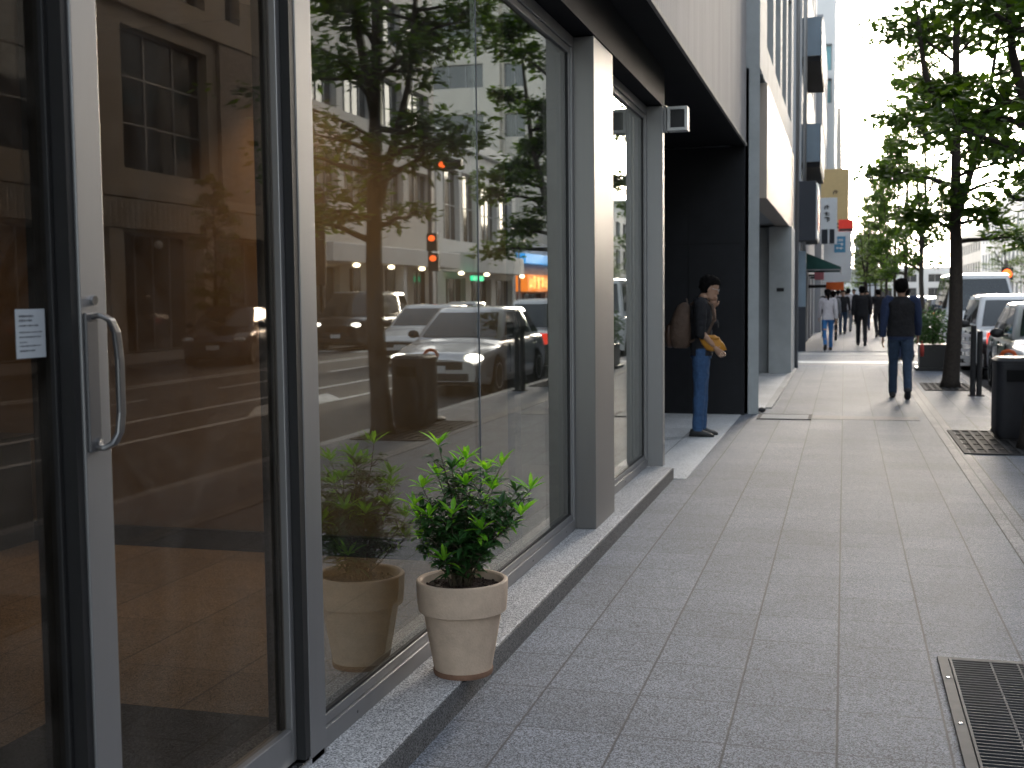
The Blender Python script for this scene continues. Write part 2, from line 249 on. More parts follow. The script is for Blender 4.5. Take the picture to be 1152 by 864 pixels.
PAVE_X0, PAVE_Y0, TW, TH = -.01, 4.48, .372, .43
MT = dict(
    pave=granite('granite_paving', (.112,.127,.153), (.222,.243,.285), tile=(TW, TH), off=(PAVE_X0, PAVE_Y0), joint=.85, bw=.0046, tvar=.10),
    band=granite('paving_band', (.19,.19,.20), (.29,.29,.30), tile=(.09, .20), off=(1.0, 0), joint=.75, bw=.006),
    ledge=granite('ledge_granite', (.36,.36,.37), (.54,.54,.55), tile=(50, 2.4), off=(-20, 3.62-2.4), joint=.6, bw=.003, rough=.5, tvar=.04),
    riser=granite('riser_granite', (.085,.086,.09), (.15,.151,.155)),
    kerb=granite('kerb_stone', (.30,.30,.30), (.42,.42,.42), tile=(50, 1.0), off=(-20, 0), joint=.6),
    whitefl=granite('white_tile', (.60,.61,.62), (.72,.73,.74), tile=(.6, 1.8), off=(-1.67, 10.1), joint=.6, bw=.006, tvar=.05, rough=.45),
    shopfl=granite('shop_floor_tile', (.20,.165,.13), (.30,.25,.20), tile=(.53, .60), off=(-2.80, 4.08), joint=.6, bw=.005, rough=.4, speck=1.3),
    asphalt=mat('asphalt', (.052,.053,.056), .85, var=.25, scale=2.2, bump=.5, bscale=220),
    paint=mat('road_paint', (.62,.62,.60), .6, var=.25, scale=5),
    alu=mat('satin_aluminium', (.27,.27,.275), .45, .65, var=.07, scale=5, rvar=.07, streak=True),
    alud=mat('grey_frame_metal', (.12,.12,.125), .45, .5, var=.1, scale=6, rvar=.08, streak=True),
    colm=mat('brushed_column_metal', (.21,.205,.203), .42, .8, var=.05, scale=4, rvar=.05, streak=True),
    dullsteel=mat('dull_handle_steel', (.16,.16,.165), .34, .85, var=.1, scale=20, rvar=.08),
    gasket=mat('black_gasket', (.012,.012,.013), .6),
    chrome=mat('polished_steel', (.62,.62,.63), .16, 1, var=.03),
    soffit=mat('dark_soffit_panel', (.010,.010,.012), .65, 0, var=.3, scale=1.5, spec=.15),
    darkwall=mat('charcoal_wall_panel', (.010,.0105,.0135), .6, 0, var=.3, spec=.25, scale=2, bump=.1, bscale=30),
    fascia=ribbed('ribbed_fascia', (.36,.345,.35), .085, 1, .85, 0, .014),
    trim=mat('pale_edge_trim', (.42,.39,.35), .85, 0),
    warmwall=mat('warm_interior_wall', (.27,.195,.125), .7, var=.12, scale=1.5),
    greywall=mat('shop_back_wall', (.30,.28,.25), .8),
    skirting=mat('dark_skirting', (.015,.014,.014), .5),
    ceil=mat('shop_ceiling', (.28,.24,.2), .85),
    counter=mat('black_counter', (.012,.012,.013), .35),
    matrug=mat('black_door_mat', (.012,.012,.013), .95, var=.4, scale=120, bump=1, bscale=300),
    dglass=glass('door_glass', (.72,.68,.62), 1.5, gcol=(.80,.70,.60)),
    wglass=glass('window_glass', (.78,.79,.74), 2.6, gcol=(.95,.96,.95)),
    panepane=mat('dark_window_pane', (.03,.035,.04), .06, 0, var=.4, scale=1.5, spec=.9),
    tealpane=mat('teal_window_pane', (.10,.33,.38), .08, 0, var=.3, scale=.8, spec=.9),
    winframe=mat('window_frame_metal', (.35,.35,.35), .5, .3),
    whiteframe=mat('white_window_frame', (.62,.62,.6), .5),
    paper=mat('paper_sheet', (.42,.46,.50), .8, var=.04), ink=mat('grey_ink', (.12,.13,.15), .8),
    conc=mat('light_concrete', (.42,.44,.45), .75, var=.12, scale=2, bump=.15, bscale=40),
    conc2=mat('grey_concrete', (.30,.31,.32), .8, var=.15, scale=2),
    beigemetal=mat('beige_metal_panel', (.34,.285,.24), .5, .2, var=.06, scale=1.2, rvar=.06),
    stone=mat('beige_stone_facade', (.45,.38,.31), .8, var=.12, scale=1.2, streak=True),
    brick=granite('pale_brick_facade', (.30,.25,.22), (.38,.32,.28), tile=(.3,.09), joint=.4, bw=.01, plane='yz', speck=.2),
    beige=mat('beige_render_facade', (.56,.52,.47), .8, var=.08, scale=.8, streak=True),
    white=mat('white_facade', (.62,.62,.61), .75, var=.06, scale=.8, streak=True),
    tower=mat('cream_tower_facade', (.58,.54,.47), .75, var=.06, scale=.5),
    greyf=mat('grey_facade', (.34,.35,.37), .75, var=.1, scale=.8, streak=True),
    navy=mat('navy_panel', (.009,.012,.02), .6, var=.1), bluegrey=mat('blue_grey_cladding', (.13,.17,.21), .6, var=.1, scale=2),
    black=mat('black_paint', (.012,.012,.014), .4), darkgrey=mat('dark_grey_plastic', (.030,.031,.038), .6, var=.2, scale=6, rvar=.08),
    red=mat('red_sign_panel', (.50,.03,.025), .45), cream=mat('cream_sign_panel', (.62,.46,.22), .6, var=.05), whitep=mat('white_sign_panel', (.68,.70,.72), .5, var=.04),
    blue=mat('blue_sign_panel', (.06,.25,.42), .5), greenaw=mat('dark_green_canvas', (.01,.06,.05), .8), orange=mat('orange_plastic', (.75,.12,.01), .4),
    pink=mat('pink_sign_panel', (.55,.18,.2), .6), brownbar=mat('bronze_bar', (.10,.08,.065), .5, .4),
    bark=mat('bark', (.045,.036,.03), .9, var=.35, scale=22, bump=.8, bscale=50),
    leaf=leafmat('tree_leaf', (.022,.058,.009), (.095,.185,.022), .5), leaf2=leafmat('backlit_tree_leaf', (.04,.09,.012), (.12,.20,.03), .45),  # second tree green is lighter, with backlight put into its colour
    potleafd=leafmat('dark_pot_leaf', (.014,.050,.014), (.045,.14,.032), .25), potleafl=leafmat('bright_pot_leaf', (.12,.38,.02), (.30,.62,.06), .45),
    shrub=leafmat('shrub_leaf', (.02,.07,.01), (.06,.15,.03), .3),
    stem=mat('plant_stem', (.06,.05,.03), .8), soil=mat('potting_soil', (.035,.02,.013), .95, var=.6, scale=60, bump=1, bscale=120),
    pot=mat('beige_clay_pot', (.56,.43,.325), .8, var=.12, scale=14, bump=.25, bscale=120), terra=mat('terracotta_foot', (.20,.11,.07), .85, var=.25, scale=25),
    steel=mat('worn_grate_steel', (.055,.058,.065), .7, .1, var=.25, scale=14), iron=mat('dark_iron', (.022,.022,.024), .85, .0, var=.3, scale=14), painted_hollow=mat('painted_hollow_black', (.004,.004,.005), .9),
    cglass=mat('car_glass', (.02,.028,.03), .03, 0, var=.1, spec=.9), tyre=mat('tyre_rubber', (.012,.012,.012), .85), rim=mat('alloy_rim', (.45,.46,.47), .3, .9), blackp=mat('black_car_plastic', (.012,.012,.013), .5),
    silver=mat('silver_car_paint', (.50,.51,.53), .3, .6, var=.02, coat=1), carwhite=mat('white_car_paint', (.72,.73,.74), .35, 0, var=.02, coat=1), carblack=mat('black_car_paint', (.012,.013,.016), .25, 0, var=.05, coat=1), carblue=mat('dark_blue_car_paint', (.02,.028,.06), .25, .2, var=.05, coat=1),
    lens=mat('headlight_lens', (.6,.62,.65), .1, .3), lenson=mat('lit_headlight', (.9,.9,.85), .2, emit=(1,.93,.8), estr=1.6), tail=mat('tail_lamp', (.35,.01,.01), .2, emit=(1,.05,.02), estr=.3),
    skin=mat('skin', (.42,.25,.17), .5, var=.06, scale=20), hair=mat('black_hair', (.008,.007,.007), .9, var=.5, scale=60, spec=.1, bump=1, bscale=90, bdist=.01),
    denim=mat('blue_denim', (.035,.085,.19), .85, var=.22, scale=22, bump=.9, bscale=16, bdist=.03), denimd=mat('dark_denim', (.03,.055,.10), .85, var=.2, scale=25, bump=.9, bscale=16, bdist=.03), blackcloth=mat('black_cloth', (.010,.010,.013), .85, var=.3, scale=14, bump=.8, bscale=13, bdist=.03),
    navycloth=mat('navy_cloth', (.02,.035,.09), .85, var=.2, scale=14, bump=.8, bscale=13, bdist=.03), whitecloth=mat('white_cloth', (.55,.52,.55), .85, var=.08, scale=14, bump=.8, bscale=13, bdist=.03), bluecloth=mat('bright_blue_cloth', (.03,.14,.35), .85, var=.15, scale=14, bump=.8, bscale=13, bdist=.03),
    greycloth=mat('grey_cloth', (.22,.23,.25), .85), redcloth=mat('red_cloth', (.35,.04,.03), .8), lightblue=mat('light_blue_cloth', (.25,.45,.6), .85),
    brownbag=mat('brown_canvas', (.085,.052,.035), .75, var=.2, scale=12, bump=.8, bscale=13, bdist=.03), leather=mat('dark_brown_leather', (.055,.028,.018), .5, var=.2, scale=10), yellowbag=mat('mustard_bag', (.50,.22,.02), .6, var=.15, scale=14), shoe=mat('black_shoe', (.014,.014,.015), .55),
    neonblue=mat('lit_blue_sign', (.02,.2,.6), .4, emit=(.05,.45,1), estr=.28), neonor=mat('lit_orange_sign', (.8,.2,.02), .4, emit=(1,.28,.04), estr=.30), neonyel=mat('lit_yellow_sign', (.8,.5,.1), .4, emit=(1,.7,.2), estr=.5),
    neongreen=mat('lit_green_sign', (.0,.5,.2), .4, emit=(.0,1,.45), estr=.4), lampw=mat('lit_warm_lamp', (.9,.8,.6), .4, emit=(1,.82,.55), estr=2.2), lampred=mat('lit_red_lamp', (.8,.1,.02), .4, emit=(1,.13,.02), estr=.6),
    neonred=mat('lit_red_sign', (.30,.015,.012), .5, emit=(1,.05,.02), estr=.05),
)
for k in ('brick',): pass

# ------------------------------------------------------------------ ground, road
KX, FX, AX = 2.05, 13.6, 17.0       # near kerb, far kerb, far facade
SY0, SY1 = 26.6, 33.0               # side street
RZ = -.12
def struct(name, mb, m, **k): o = build(name, mb, m, **k); o['kind'] = 'structure'; return o
struct('ground', MB().quad((-600,-300,-.16),(600,-300,-.16),(600,900,-.16),(-600,900,-.16)), MT['conc2'])
struct('road', MB().quad((KX+.15,-40,RZ),(FX,-40,RZ),(FX,300,RZ),(KX+.15,300,RZ)), MT['asphalt'])
mb = MB(); mb.box(-12,KX,-30,SY0,-.15,0); struct('sidewalk', mb, MT['pave'])
mb = MB(); mb.box(-12,KX,SY1,260,-.15,0); struct('sidewalk', mb, MT['pave'])
mb = MB(); mb.box(-12,KX+.15,SY0,SY1,-.15,-.012); struct('side_street', mb, granite('side_street_paving', (.22,.22,.225), (.31,.31,.32), tile=(1.2,.6), joint=.4))
mb = MB(); mb.box(KX,KX+.15,-30,SY0-.6,-.15,.004); mb.box(KX,KX+.15,SY1+.6,260,-.15,.004); struct('kerb', mb, MT['kerb'], bevel=.012)
mb = MB(); mb.box(FX,30,-40,300,-.15,.0); struct('far_sidewalk', mb, granite('far_paving', (.22,.21,.2), (.32,.31,.3), tile=(.6,.6), joint=.5))
mb = MB()
for x, w in ((4.75,.13),(6.1,.14),(9.75,.12),(10.05,.12)): mb.quad((x,-40,RZ+.006),(x+w,-40,RZ+.006),(x+w,300,RZ+.006),(x,300,RZ+.006))
for k in range(-6, 50): mb.quad((8.0,k*5,RZ+.006),(8.13,k*5,RZ+.006),(8.13,k*5+2.6,RZ+.006),(8.0,k*5+2.6,RZ+.006))
for k in range(9): y = 34.2; mb.quad((3.0+k*1.15,y,RZ+.012),(3.55+k*1.15,y,RZ+.012),(3.55+k*1.15,y+3.2,RZ+.012),(3.0+k*1.15,y+3.2,RZ+.012))
mb.quad((4.8,15.0,RZ+.012),(5.5,16.6,RZ+.012),(5.5,19.2,RZ+.012),(4.8,18.2,RZ+.012))
struct('road_markings', mb, MT['paint'])
mb = MB().quad((-6,27.5,-.006),(2.0,27.5,-.006),(2.0,28.35,-.006),(-6,28.35,-.006)); mb.quad((-6,31.6,-.006),(2.0,31.6,-.006),(2.0,31.9,-.006),(-6,31.9,-.006))  # two white strips across the side street, the near one wider
struct('side_street_white_strips', mb, MT['paint'])
mb = MB().box(1.0,1.19,-10,SY0-.02,-.05,.004); struct('paving_band', mb, MT['band'])
mb = MB().box(-.95,.90,15.1,15.55,-.05,.004); struct('paving_strip', mb, granite('worn_strip', (.15,.15,.155), (.24,.24,.245), tile=(.9,50), off=(-.05,-20), joint=.5))

# ------------------------------------------------------------------ shop building (own side)
GX = -1.625
shop = thing('shop_building', (-1.67,5,0), 'ground floor shopfront with large glazed bays, ribbed grey fascia and dark soffit', 'building')
build('ledge', MB().box(-1.72,-1.385,-30,9.95,-.02,.10), MT['ledge'], shop, bevel=.006)
build('riser', MB().box(-1.384,-1.375,-30,9.95,-.02,.093), MT['riser'], shop)
mb = MB().box(-1.40,-1.22,-30,15.47,3.46,24); build('fascia', mb, MT['fascia'], shop)
build('fascia_trim', MB().box(-1.232,-1.205,-30,15.475,3.425,3.458), MT['trim'], shop, bevel=.003)
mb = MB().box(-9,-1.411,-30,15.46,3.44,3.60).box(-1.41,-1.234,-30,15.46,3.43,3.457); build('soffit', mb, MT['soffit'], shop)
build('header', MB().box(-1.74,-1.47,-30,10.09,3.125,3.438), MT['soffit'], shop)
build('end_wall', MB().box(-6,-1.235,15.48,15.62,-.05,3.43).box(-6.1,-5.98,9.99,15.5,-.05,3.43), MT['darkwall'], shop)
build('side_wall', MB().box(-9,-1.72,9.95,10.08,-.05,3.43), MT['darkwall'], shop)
build('upper_wall', MB().box(-12,-1.402,-30,15.47,3.61,24), MT['greywall'], shop)  # height beyond the view, raised to block sun from the facades opposite
mb = MB().box(-1.72,-1.60,-30,1.15,.1,3.12); build('front_wall', mb, MT['darkwall'], shop)
# column between the bays
build('column', MB().box(-1.66,-1.475,7.18,7.80,.1,3.12), MT['colm'], shop, bevel=.004)
def window_bay(y0, y1, split=None):
    w = build('window_frame', MB().box(-1.70,-1.60,y0,y1,.1,.165).box(-1.68,-1.612,y0,y1,.165,.20)
              .box(-1.70,-1.60,y0,y1,3.05,3.12).box(-1.68,-1.612,y0,y1,3.01,3.05)
              .box(-1.70,-1.60,y1-.05,y1,.165,3.05).box(-1.68,-1.612,y1-.075,y1-.05,.20,3.01), MT['alu'], shop, bevel=.003)
    build('gasket', MB().box(-1.66,-1.618,y0,y1-.076,.2005,.210).box(-1.66,-1.618,y1-.095,y1-.0755,.2005,3.01), MT['gasket'], w)
    if split:
        build('window_pane', MB().box(GX-.012,GX,y0+.005,split-.003,.18,3.03), MT['wglass'], w)
        build('window_pane', MB().box(GX-.012,GX,split+.003,y1-.03,.18,3.03), MT['wglass'], w)
        build('glass_joint', MB().box(GX-.010,GX+.003,split-.0028,split+.0028,.18,3.03), MT['ink'], w)
    else: build('window_pane', MB().box(GX-.012,GX,y0+.005,y1-.03,.18,3.03), MT['wglass'], w)
    return w
window_bay(3.42, 7.175, 5.25)
window_bay(7.805, 9.97)
build('jamb', MB().box(-1.70,-1.47,9.975,10.085,.1,3.12), MT['alu'], shop, bevel=.004)
build('jamb', MB().box(-1.70,-1.585,3.30,3.415,.1,3.12), MT['alu'], shop, bevel=.004)
build('threshold', MB().box(-1.72,-1.585,1.1,3.40,.1,.125), MT['chrome'], shop, bevel=.004)
build('door_head', MB().box(-1.70,-1.60,1.15,3.295,3.095,3.12), MT['alu'], shop, bevel=.004)
# the door leaf
door = build('door', MB().box(-1.66,-1.615,2.262,2.358,.13,3.06).box(-1.66,-1.615,3.235,3.262,.13,3.06).box(-1.66,-1.615,2.358,3.235,.13,.235).box(-1.66,-1.615,2.358,3.235,2.98,3.06), MT['alu'], shop, bevel=.003)
build('gasket', MB().box(-1.71,-1.587,3.2645,3.2985,.13,3.09).box(-1.662,-1.64,3.215,3.234,.236,2.999), MT['gasket'], door)
build('door_pane', MB().box(-1.648,-1.636,2.35,3.24,.2,3.0), MT['dglass'], door)
mb = MB(); hx = -1.545
pts = [(-1.615,2.296,1.515),(-1.590,2.300,1.519),(-1.574,2.31,1.508),(-1.568,2.322,1.480),(-1.566,2.328,1.42),(-1.566,2.328,1.30),(-1.568,2.322,1.255),(-1.575,2.31,1.232),(-1.592,2.30,1.222),(-1.615,2.296,1.225)]
rs = []
for i, p in enumerate(pts):
    p = Vector(p); d = Vector(pts[min(i+1,len(pts)-1)]) - Vector(pts[max(0,i-1)]); d.normalize()
    a = Vector((0,1,0)); b_ = d.cross(a).normalized(); w_, t_ = .012, .006
    rs.append([p+a*w_+b_*t_, p-a*w_+b_*t_, p-a*w_-b_*t_, p+a*w_-b_*t_])
mb.rings(rs)
h = build('handle', mb, MT['dullsteel'], door, smooth=False, bevel=.004)
build('handle_plate', MB().box(-1.6149,-1.606,2.268,2.312,1.215,1.525), MT['alud'], h, bevel=.003)
build('screw', MB().tube([(-1.606,2.298,1.235),(-1.598,2.298,1.235)], .011, 12), MT['chrome'], h)
build('lock', MB().tube([(-1.615,2.305,1.552),(-1.607,2.305,1.552)], .011, 14), MT['chrome'], door)
# the leaf left of it
leaf2 = build('door', MB().box(-1.70,-1.655,2.222,2.238,.13,3.06).box(-1.70,-1.655,1.16,2.222,.13,.235).box(-1.70,-1.655,1.16,1.24,.235,3.06).box(-1.70,-1.655,1.24,2.222,2.98,3.06), MT['gasket'], shop, bevel=.003, label='black framed fixed leaf left of the door')
build('gasket', MB().box(-1.73,-1.622,2.2385,2.2615,.13,3.09), MT['gasket'], leaf2)
build('door_pane', MB().box(-1.68,-1.668,1.2,2.23,.2,3.0), MT['dglass'], leaf2)
# notice taped on the glass
nt_ = build('paper_notice', MB().box(-1.6672,-1.6665,2.112,2.207,1.431,1.535), MT['paper'], shop)
mb = MB(); rr = random.Random(3)
for i, (z, l) in enumerate(((1.520,.045),(1.511,.042),(1.500,.06),(1.486,.068),(1.476,.07),(1.465,.022),(1.457,.068),(1.447,.05))):
    y = 2.123
    while y < 2.123+l:
        w = rr.uniform(.002,.008); hh = rr.uniform(.0009,.0018)*(1.5 if i < 2 else 1)
        mb.box(-1.6664,-1.6660,y,y+w,z-hh,z+hh); y += w+rr.uniform(.0008,.002)
build('print', mb, MT['ink'], nt_)
# interior
struct('shop_floor', MB().box(-8,-1.72,-1,9.94,-.02,.10), MT['shopfl'])
iw = thing('interior_partition', (-4,6.15,.1), 'warm brown partition wall across the shop behind the glass', 'wall')
build('wall', MB().box(-8,-1.74,6.14,6.24,.10,3.40), MT['warmwall'], iw)
build('skirting', MB().box(-8,-1.735,6.10,6.139,.10,.215), MT['skirting'], iw)
build('wall_end', MB().box(-1.739,-1.70,6.12,6.25,.10,3.40), MT['skirting'], iw)
build('interior_wall', MB().box(-8.1,-8,-1,9.94,.1,3.40).box(-8,-1.73,-1.1,-1,.1,3.40), MT['warmwall'], shop)
build('interior_back_wall', MB().box(-8,-1.73,9.85,9.94,.1,3.40), MT['greywall'], shop)
build('interior_ceiling', MB().box(-8,-1.75,-1,9.94,3.121,3.20), MT['ceil'], shop)
o = build('door_mat', MB().box(-2.62,-1.76,1.6,3.63,0,.012).tf(Matrix.Translation((0,0,.1))), MT['matrug'], bevel=.004); setp(o, 'black rubber entrance mat lying inside the glass door', 'mat')
c = thing('reception_counter', (-5.2,5.8,.1), 'dark reception counter inside the shop seen through the door glass', 'counter')
build('counter_body', MB().box(-5.9,-4.72,5.65,6.08,.1,.72), MT['counter'], c, bevel=.01); build('counter_top', MB().box(-5.95,-4.68,5.6,6.09,.72,.76), MT['black'], c, bevel=.006)
def downlight(x, y, e, lab, col=(1,.67,.37)):
    t = thing('ceiling_downlight', (x,y,3.12), lab, 'ceiling lamp', 'recessed lamps in the shop ceiling')
    build('ring', MB().lathe((x,y,3.103), [(.07,0),(.085,0),(.085,.015),(.07,.015)], 20), MT['whiteframe'], t, smooth=True)
    build('lamp_lens', MB().lathe((x,y,3.105), [(.001,.0),(.068,.0),(.068,.01),(.001,.01)], 20), MT['lampw'], t)
    l = bpy.data.lights.new('lamp', 'SPOT'); l.energy = e; l.color = col; l.spot_size = R(100); l.spot_blend = .8; l.shadow_soft_size = .06
    lo = bpy.data.objects.new('lamp_light', l); COL.objects.link(lo); lo.parent = t; lo.location = (0,0,-.03)
downlight(-2.98, 5.74, 14, 'lit round ceiling lamp nearest the partition, over the door glass')
downlight(-2.35, 5.45, 9.5, 'lit ceiling lamp by the partition end behind the plant window')
downlight(-5.4, 5.3, 9, 'lit ceiling lamp above the dark reception counter')
downlight(-3.6, 3.2, 4, 'lit ceiling lamp above the open floor behind the mat')
mb = MB()
for x in (-4.3,-3.1,-1.95): mb.box(x-.004,x+.004,15.474,15.479,0,3.43)
mb.box(-6,-1.24,15.4742,15.4788,2.2,2.208); build('panel_joint', mb, MT['painted_hollow'], shop)
for y in (3.7,4.5,5.3,6.1,6.9,8.1,8.9,9.6): build('screw', MB().tube([(-1.60,y,.133),(-1.5975,y,.133)], .005, 8), MT['dullsteel'], shop)
# small framed box on the jamb
bx = thing('wall_box', (-1.36,10.15,3.0), 'small square white framed box mounted high at the end of the shop window', 'wall fixture')
build('box_frame', MB().box(-1.45,-1.28,10.1,10.24,2.93,2.955).box(-1.45,-1.28,10.1,10.24,3.105,3.13).box(-1.45,-1.425,10.1,10.24,2.955,3.105).box(-1.305,-1.28,10.1,10.24,2.955,3.105), MT['whiteframe'], bx, bevel=.003)
build('box_face', MB().box(-1.424,-1.306,10.12,10.22,2.956,3.104), MT['black'], bx)
build('bracket', MB().box(-1.48,-1.455,10.09,10.17,2.92,3.14), MT['alu'], bx)
struct('recess_floor', MB().box(-6,-1.27,9.955,15.478,-.02,.006), MT['whitefl'])

# ------------------------------------------------------------------ facade builder
def facade(mb, plane, c, a0, a1, z0, z1, holes, depth, out):
    """wall in the plane x=c or y=c with real openings; out=+1/-1 the side it faces"""
    A = sorted({a0, a1, *[h[0] for h in holes], *[h[1] for h in holes]}); Z = sorted({z0, z1, *[h[2] for h in holes], *[h[3] for h in holes]})
    P = (lambda a, z, d=0: (c-out*d, a, z)) if plane == 'x' else (lambda a, z, d=0: (a, c-out*d, z))
    for i in range(len(A)-1):
        for j in range(len(Z)-1):
            am, zm = (A[i]+A[i+1])/2, (Z[j]+Z[j+1])/2
            if any(h[0] < am < h[1] and h[2] < zm < h[3] for h in holes): continue
            mb.quad(P(A[i],Z[j]),P(A[i+1],Z[j]),P(A[i+1],Z[j+1]),P(A[i],Z[j+1]))
    for b0, b1, y0, y1 in holes:
        mb.quad(P(b0,y0),P(b1,y0),P(b1,y0,depth),P(b0,y0,depth)); mb.quad(P(b0,y1),P(b1,y1),P(b1,y1,depth),P(b0,y1,depth))
        mb.quad(P(b0,y0),P(b0,y1),P(b0,y1,depth),P(b0,y0,depth)); mb.quad(P(b1,y0),P(b1,y1),P(b1,y1,depth),P(b1,y0,depth))
WIN = {}
def window(par, plane, c, h, depth, out, nx=2, nz=1, fm='winframe', pm='panepane', name='window'):
    a0, a1, z0, z1 = h; key = (plane, out, round(a1-a0,2), round(z1-z0,2), nx, nz, fm, pm, name); px, py, pz = ORIG[par.name]
    am = (a0+a1)/2
    loc = (c-out*depth-px, am-py, z0-pz) if plane == 'x' else (am-px, c-out*depth-py, z0-pz)
    if key not in WIN:
        w, hh = (a1-a0)/2, z1-z0; t = .05; fr = MB(); pn = MB()
        def bx(m, p0, p1, q0, q1, d0, d1):
            if plane == 'x': m.box(min(out*d0,out*d1), max(out*d0,out*d1), p0, p1, q0, q1)
            else: m.box(p0, p1, min(out*d0,out*d1), max(out*d0,out*d1), q0, q1)
        bx(fr,-w,w,0,t,-.02,.06); bx(fr,-w,w,hh-t,hh,-.02,.06); bx(fr,-w,-w+t,t,hh-t,-.02,.06); bx(fr,w-t,w,t,hh-t,-.02,.06)
        for i in range(1, nx): x = -w+2*w*i/nx; bx(fr,x-t*.5,x+t*.5,t,hh-t,-.02,.05)
        for j in range(1, nz): z = hh*j/nz; bx(fr,-w+t,w-t,z-t*.5,z+t*.5,-.02,.045)
        bx(pn,-w+.01,w-.01,.01,hh-.01,-.015,.005)
        mats = []
        for m_, mm in ((fr, MT[fm]), (pn, MT[pm])):
            me = bpy.data.meshes.new(name); me.from_pydata(m_.v, [], m_.f); me.materials.append(mm); mats.append(me)
        WIN[key] = mats
    o = bpy.data.objects.new(name, WIN[key][0]); COL.objects.link(o); o.parent = par; o.location = loc
    p = bpy.data.objects.new('pane', WIN[key][1]); COL.objects.link(p); p.parent = o
    return o
def shell(mb, x0, x1, y0, y1, z1, skip):
    """the plain remaining faces of a building; skip = faces built elsewhere"""
    if 'x0' not in skip: mb.quad((x0,y0,-.15),(x0,y1,-.15),(x0,y1,z1),(x0,y0,z1))
    if 'x1' not in skip: mb.quad((x1,y0,-.15),(x1,y1,-.15),(x1,y1,z1),(x1,y0,z1))
    if 'y0' not in skip: mb.quad((x0,y0,-.15),(x1,y0,-.15),(x1,y0,z1),(x0,y0,z1))
    if 'y1' not in skip: mb.quad((x0,y1,-.15),(x1,y1,-.15),(x1,y1,z1),(x0,y1,z1))
    mb.quad((x0,y0,z1),(x1,y0,z1),(x1,y1,z1),(x0,y1,z1))
def building(name, lab, x0, x1, y0, y1, h, m, plane='x0', holes=(), holes_y=(), depth=.3, nx=2, nz=1, fm='winframe', pm='panepane', extra=None, group=None):
    """plane: the street face, x0 (far side of the street) or x1 (our side). holes: openings in it; holes_y: in the -Y face"""
    b = thing(name, ((x0+x1)/2,(y0+y1)/2,0), lab, 'building', group)
    mb = MB(); shell(mb, x0, x1, y0, y1, h, (plane, 'y0'))
    out = -1 if plane == 'x0' else 1; c = x0 if plane == 'x0' else x1
    H = [q[:4] for q in holes]; facade(mb, 'x', c, y0, y1, -.15, h, H, depth, out)
    HY = [q[:4] for q in holes_y]; facade(mb, 'y', y0, x0, x1, -.15, h, HY, depth, -1)
    build('wall', mb, m, b)
    for q in holes:
        n_, z_ = (q[4], q[5]) if len(q) > 4 else (nx, nz); window(b, 'x', c, q[:4], depth, out, n_, z_, fm, pm)
    for q in holes_y:
        n_, z_ = (q[4], q[5]) if len(q) > 4 else (nx, nz); window(b, 'y', y0, q[:4], depth, -1, n_, z_, fm, pm)
    if extra: extra(b)
    return b
def grid(a0, a1, n, w, zs):
    """n openings of width w spread over a0..a1 on each of the levels zs"""
    st = (a1-a0)/n
    return [(a0+st*(i+.5)-w/2, a0+st*(i+.5)+w/2, z0, z1) for z0, z1 in zs for i in range(n)]

# --- building next door (beige metal panel over an entrance)
def bnext():
    b = thing('office_building', (-4,20.5,0), 'building past the dark recess with beige metal panel above its open entrance', 'building')
    x = -1.06; mb = MB()
    mb.quad((-8,15.63,-.05),(x,15.63,-.05),(x,15.63,26),(-8,15.63,26)).quad((-8,25.5,-.05),(x,25.5,-.05),(x,25.5,26),(-8,25.5,26)).quad((-8,15.63,26),(x,15.63,26),(x,25.5,26),(-8,25.5,26))
    hs = [(17.0+i*2.05,17.0+i*2.05+1.5,4.95,7.3) for i in range(4)]+[(17.0+i*2.05,17.0+i*2.05+1.5,8.6,10.9) for i in range(4)]+[(17.0+i*2.05,17.0+i*2.05+1.5,12.2,14.4) for i in range(4)]
    facade(mb, 'x', x, 15.63, 25.5, 4.43, 26, hs, .28, 1)  # storeys above the view, added to shade the far side
    build('wall', mb, MT['conc'], b)
    for q in hs: window(b, 'x', x, q, .28, 1, 2, 1)
    build('metal_panel', MB().box(-1.3,-1.035,16.75,25.5,2.86,4.42), MT['beigemetal'], b, bevel=.01)
    build('pier', MB().box(-1.5,-1.19,15.63,16.75,-.05,4.43), MT['conc'], b, bevel=.006)
    build('pier', MB().box(-1.42,-.99,23.7,25.5,-.05,2.855), MT['conc'], b, bevel=.006)
    build('entrance_wall', MB().box(-4,-1.421,23.95,25.4,-.05,2.855).box(-4,-3.9,15.63,24,-.05,2.855), MT['conc2'], b)
    build('entrance_soffit', MB().box(-8,-1.302,15.64,25.49,2.90,4.40), MT['conc2'], b)
    build('plaque', MB().box(-1.27,-1.13,23.68,23.698,1.60,1.67), MT['iron'], b)
    build('downpipe', MB().tube([(-.96,25.42,0),(-.96,25.42,15.8)], .04, 8), MT['alu'], b, smooth=True)
bnext()
struct('entrance_floor', MB().box(-4,-1.03,16.0,24.6,-.02,.006), granite('entrance_paving', (.5,.5,.5), (.62,.62,.62), tile=(.6,1.2), off=(-1.6,0), joint=.45))
struct('entrance_kerb', MB().box(-1.028,-.93,16.4,25.3,-.02,.02), MT['kerb'], bevel=.005)
mb = MB().box(-1.155,-1.105,15.92,15.99,.0,1.16); pb = thing('guard_post', (-1.13,15.95,0), 'slim bronze flat post standing against the pale pier', 'post')
build('post', mb, MT['brownbar'], pb, bevel=.006); build('foot', MB().box(-1.19,-1.07,15.86,16.05,0,.03).ball((-1.03,15.86,.035),(.05,.05,.035)).ball((-1.21,15.9,.05),(.05,.05,.05)), MT['black'], pb)

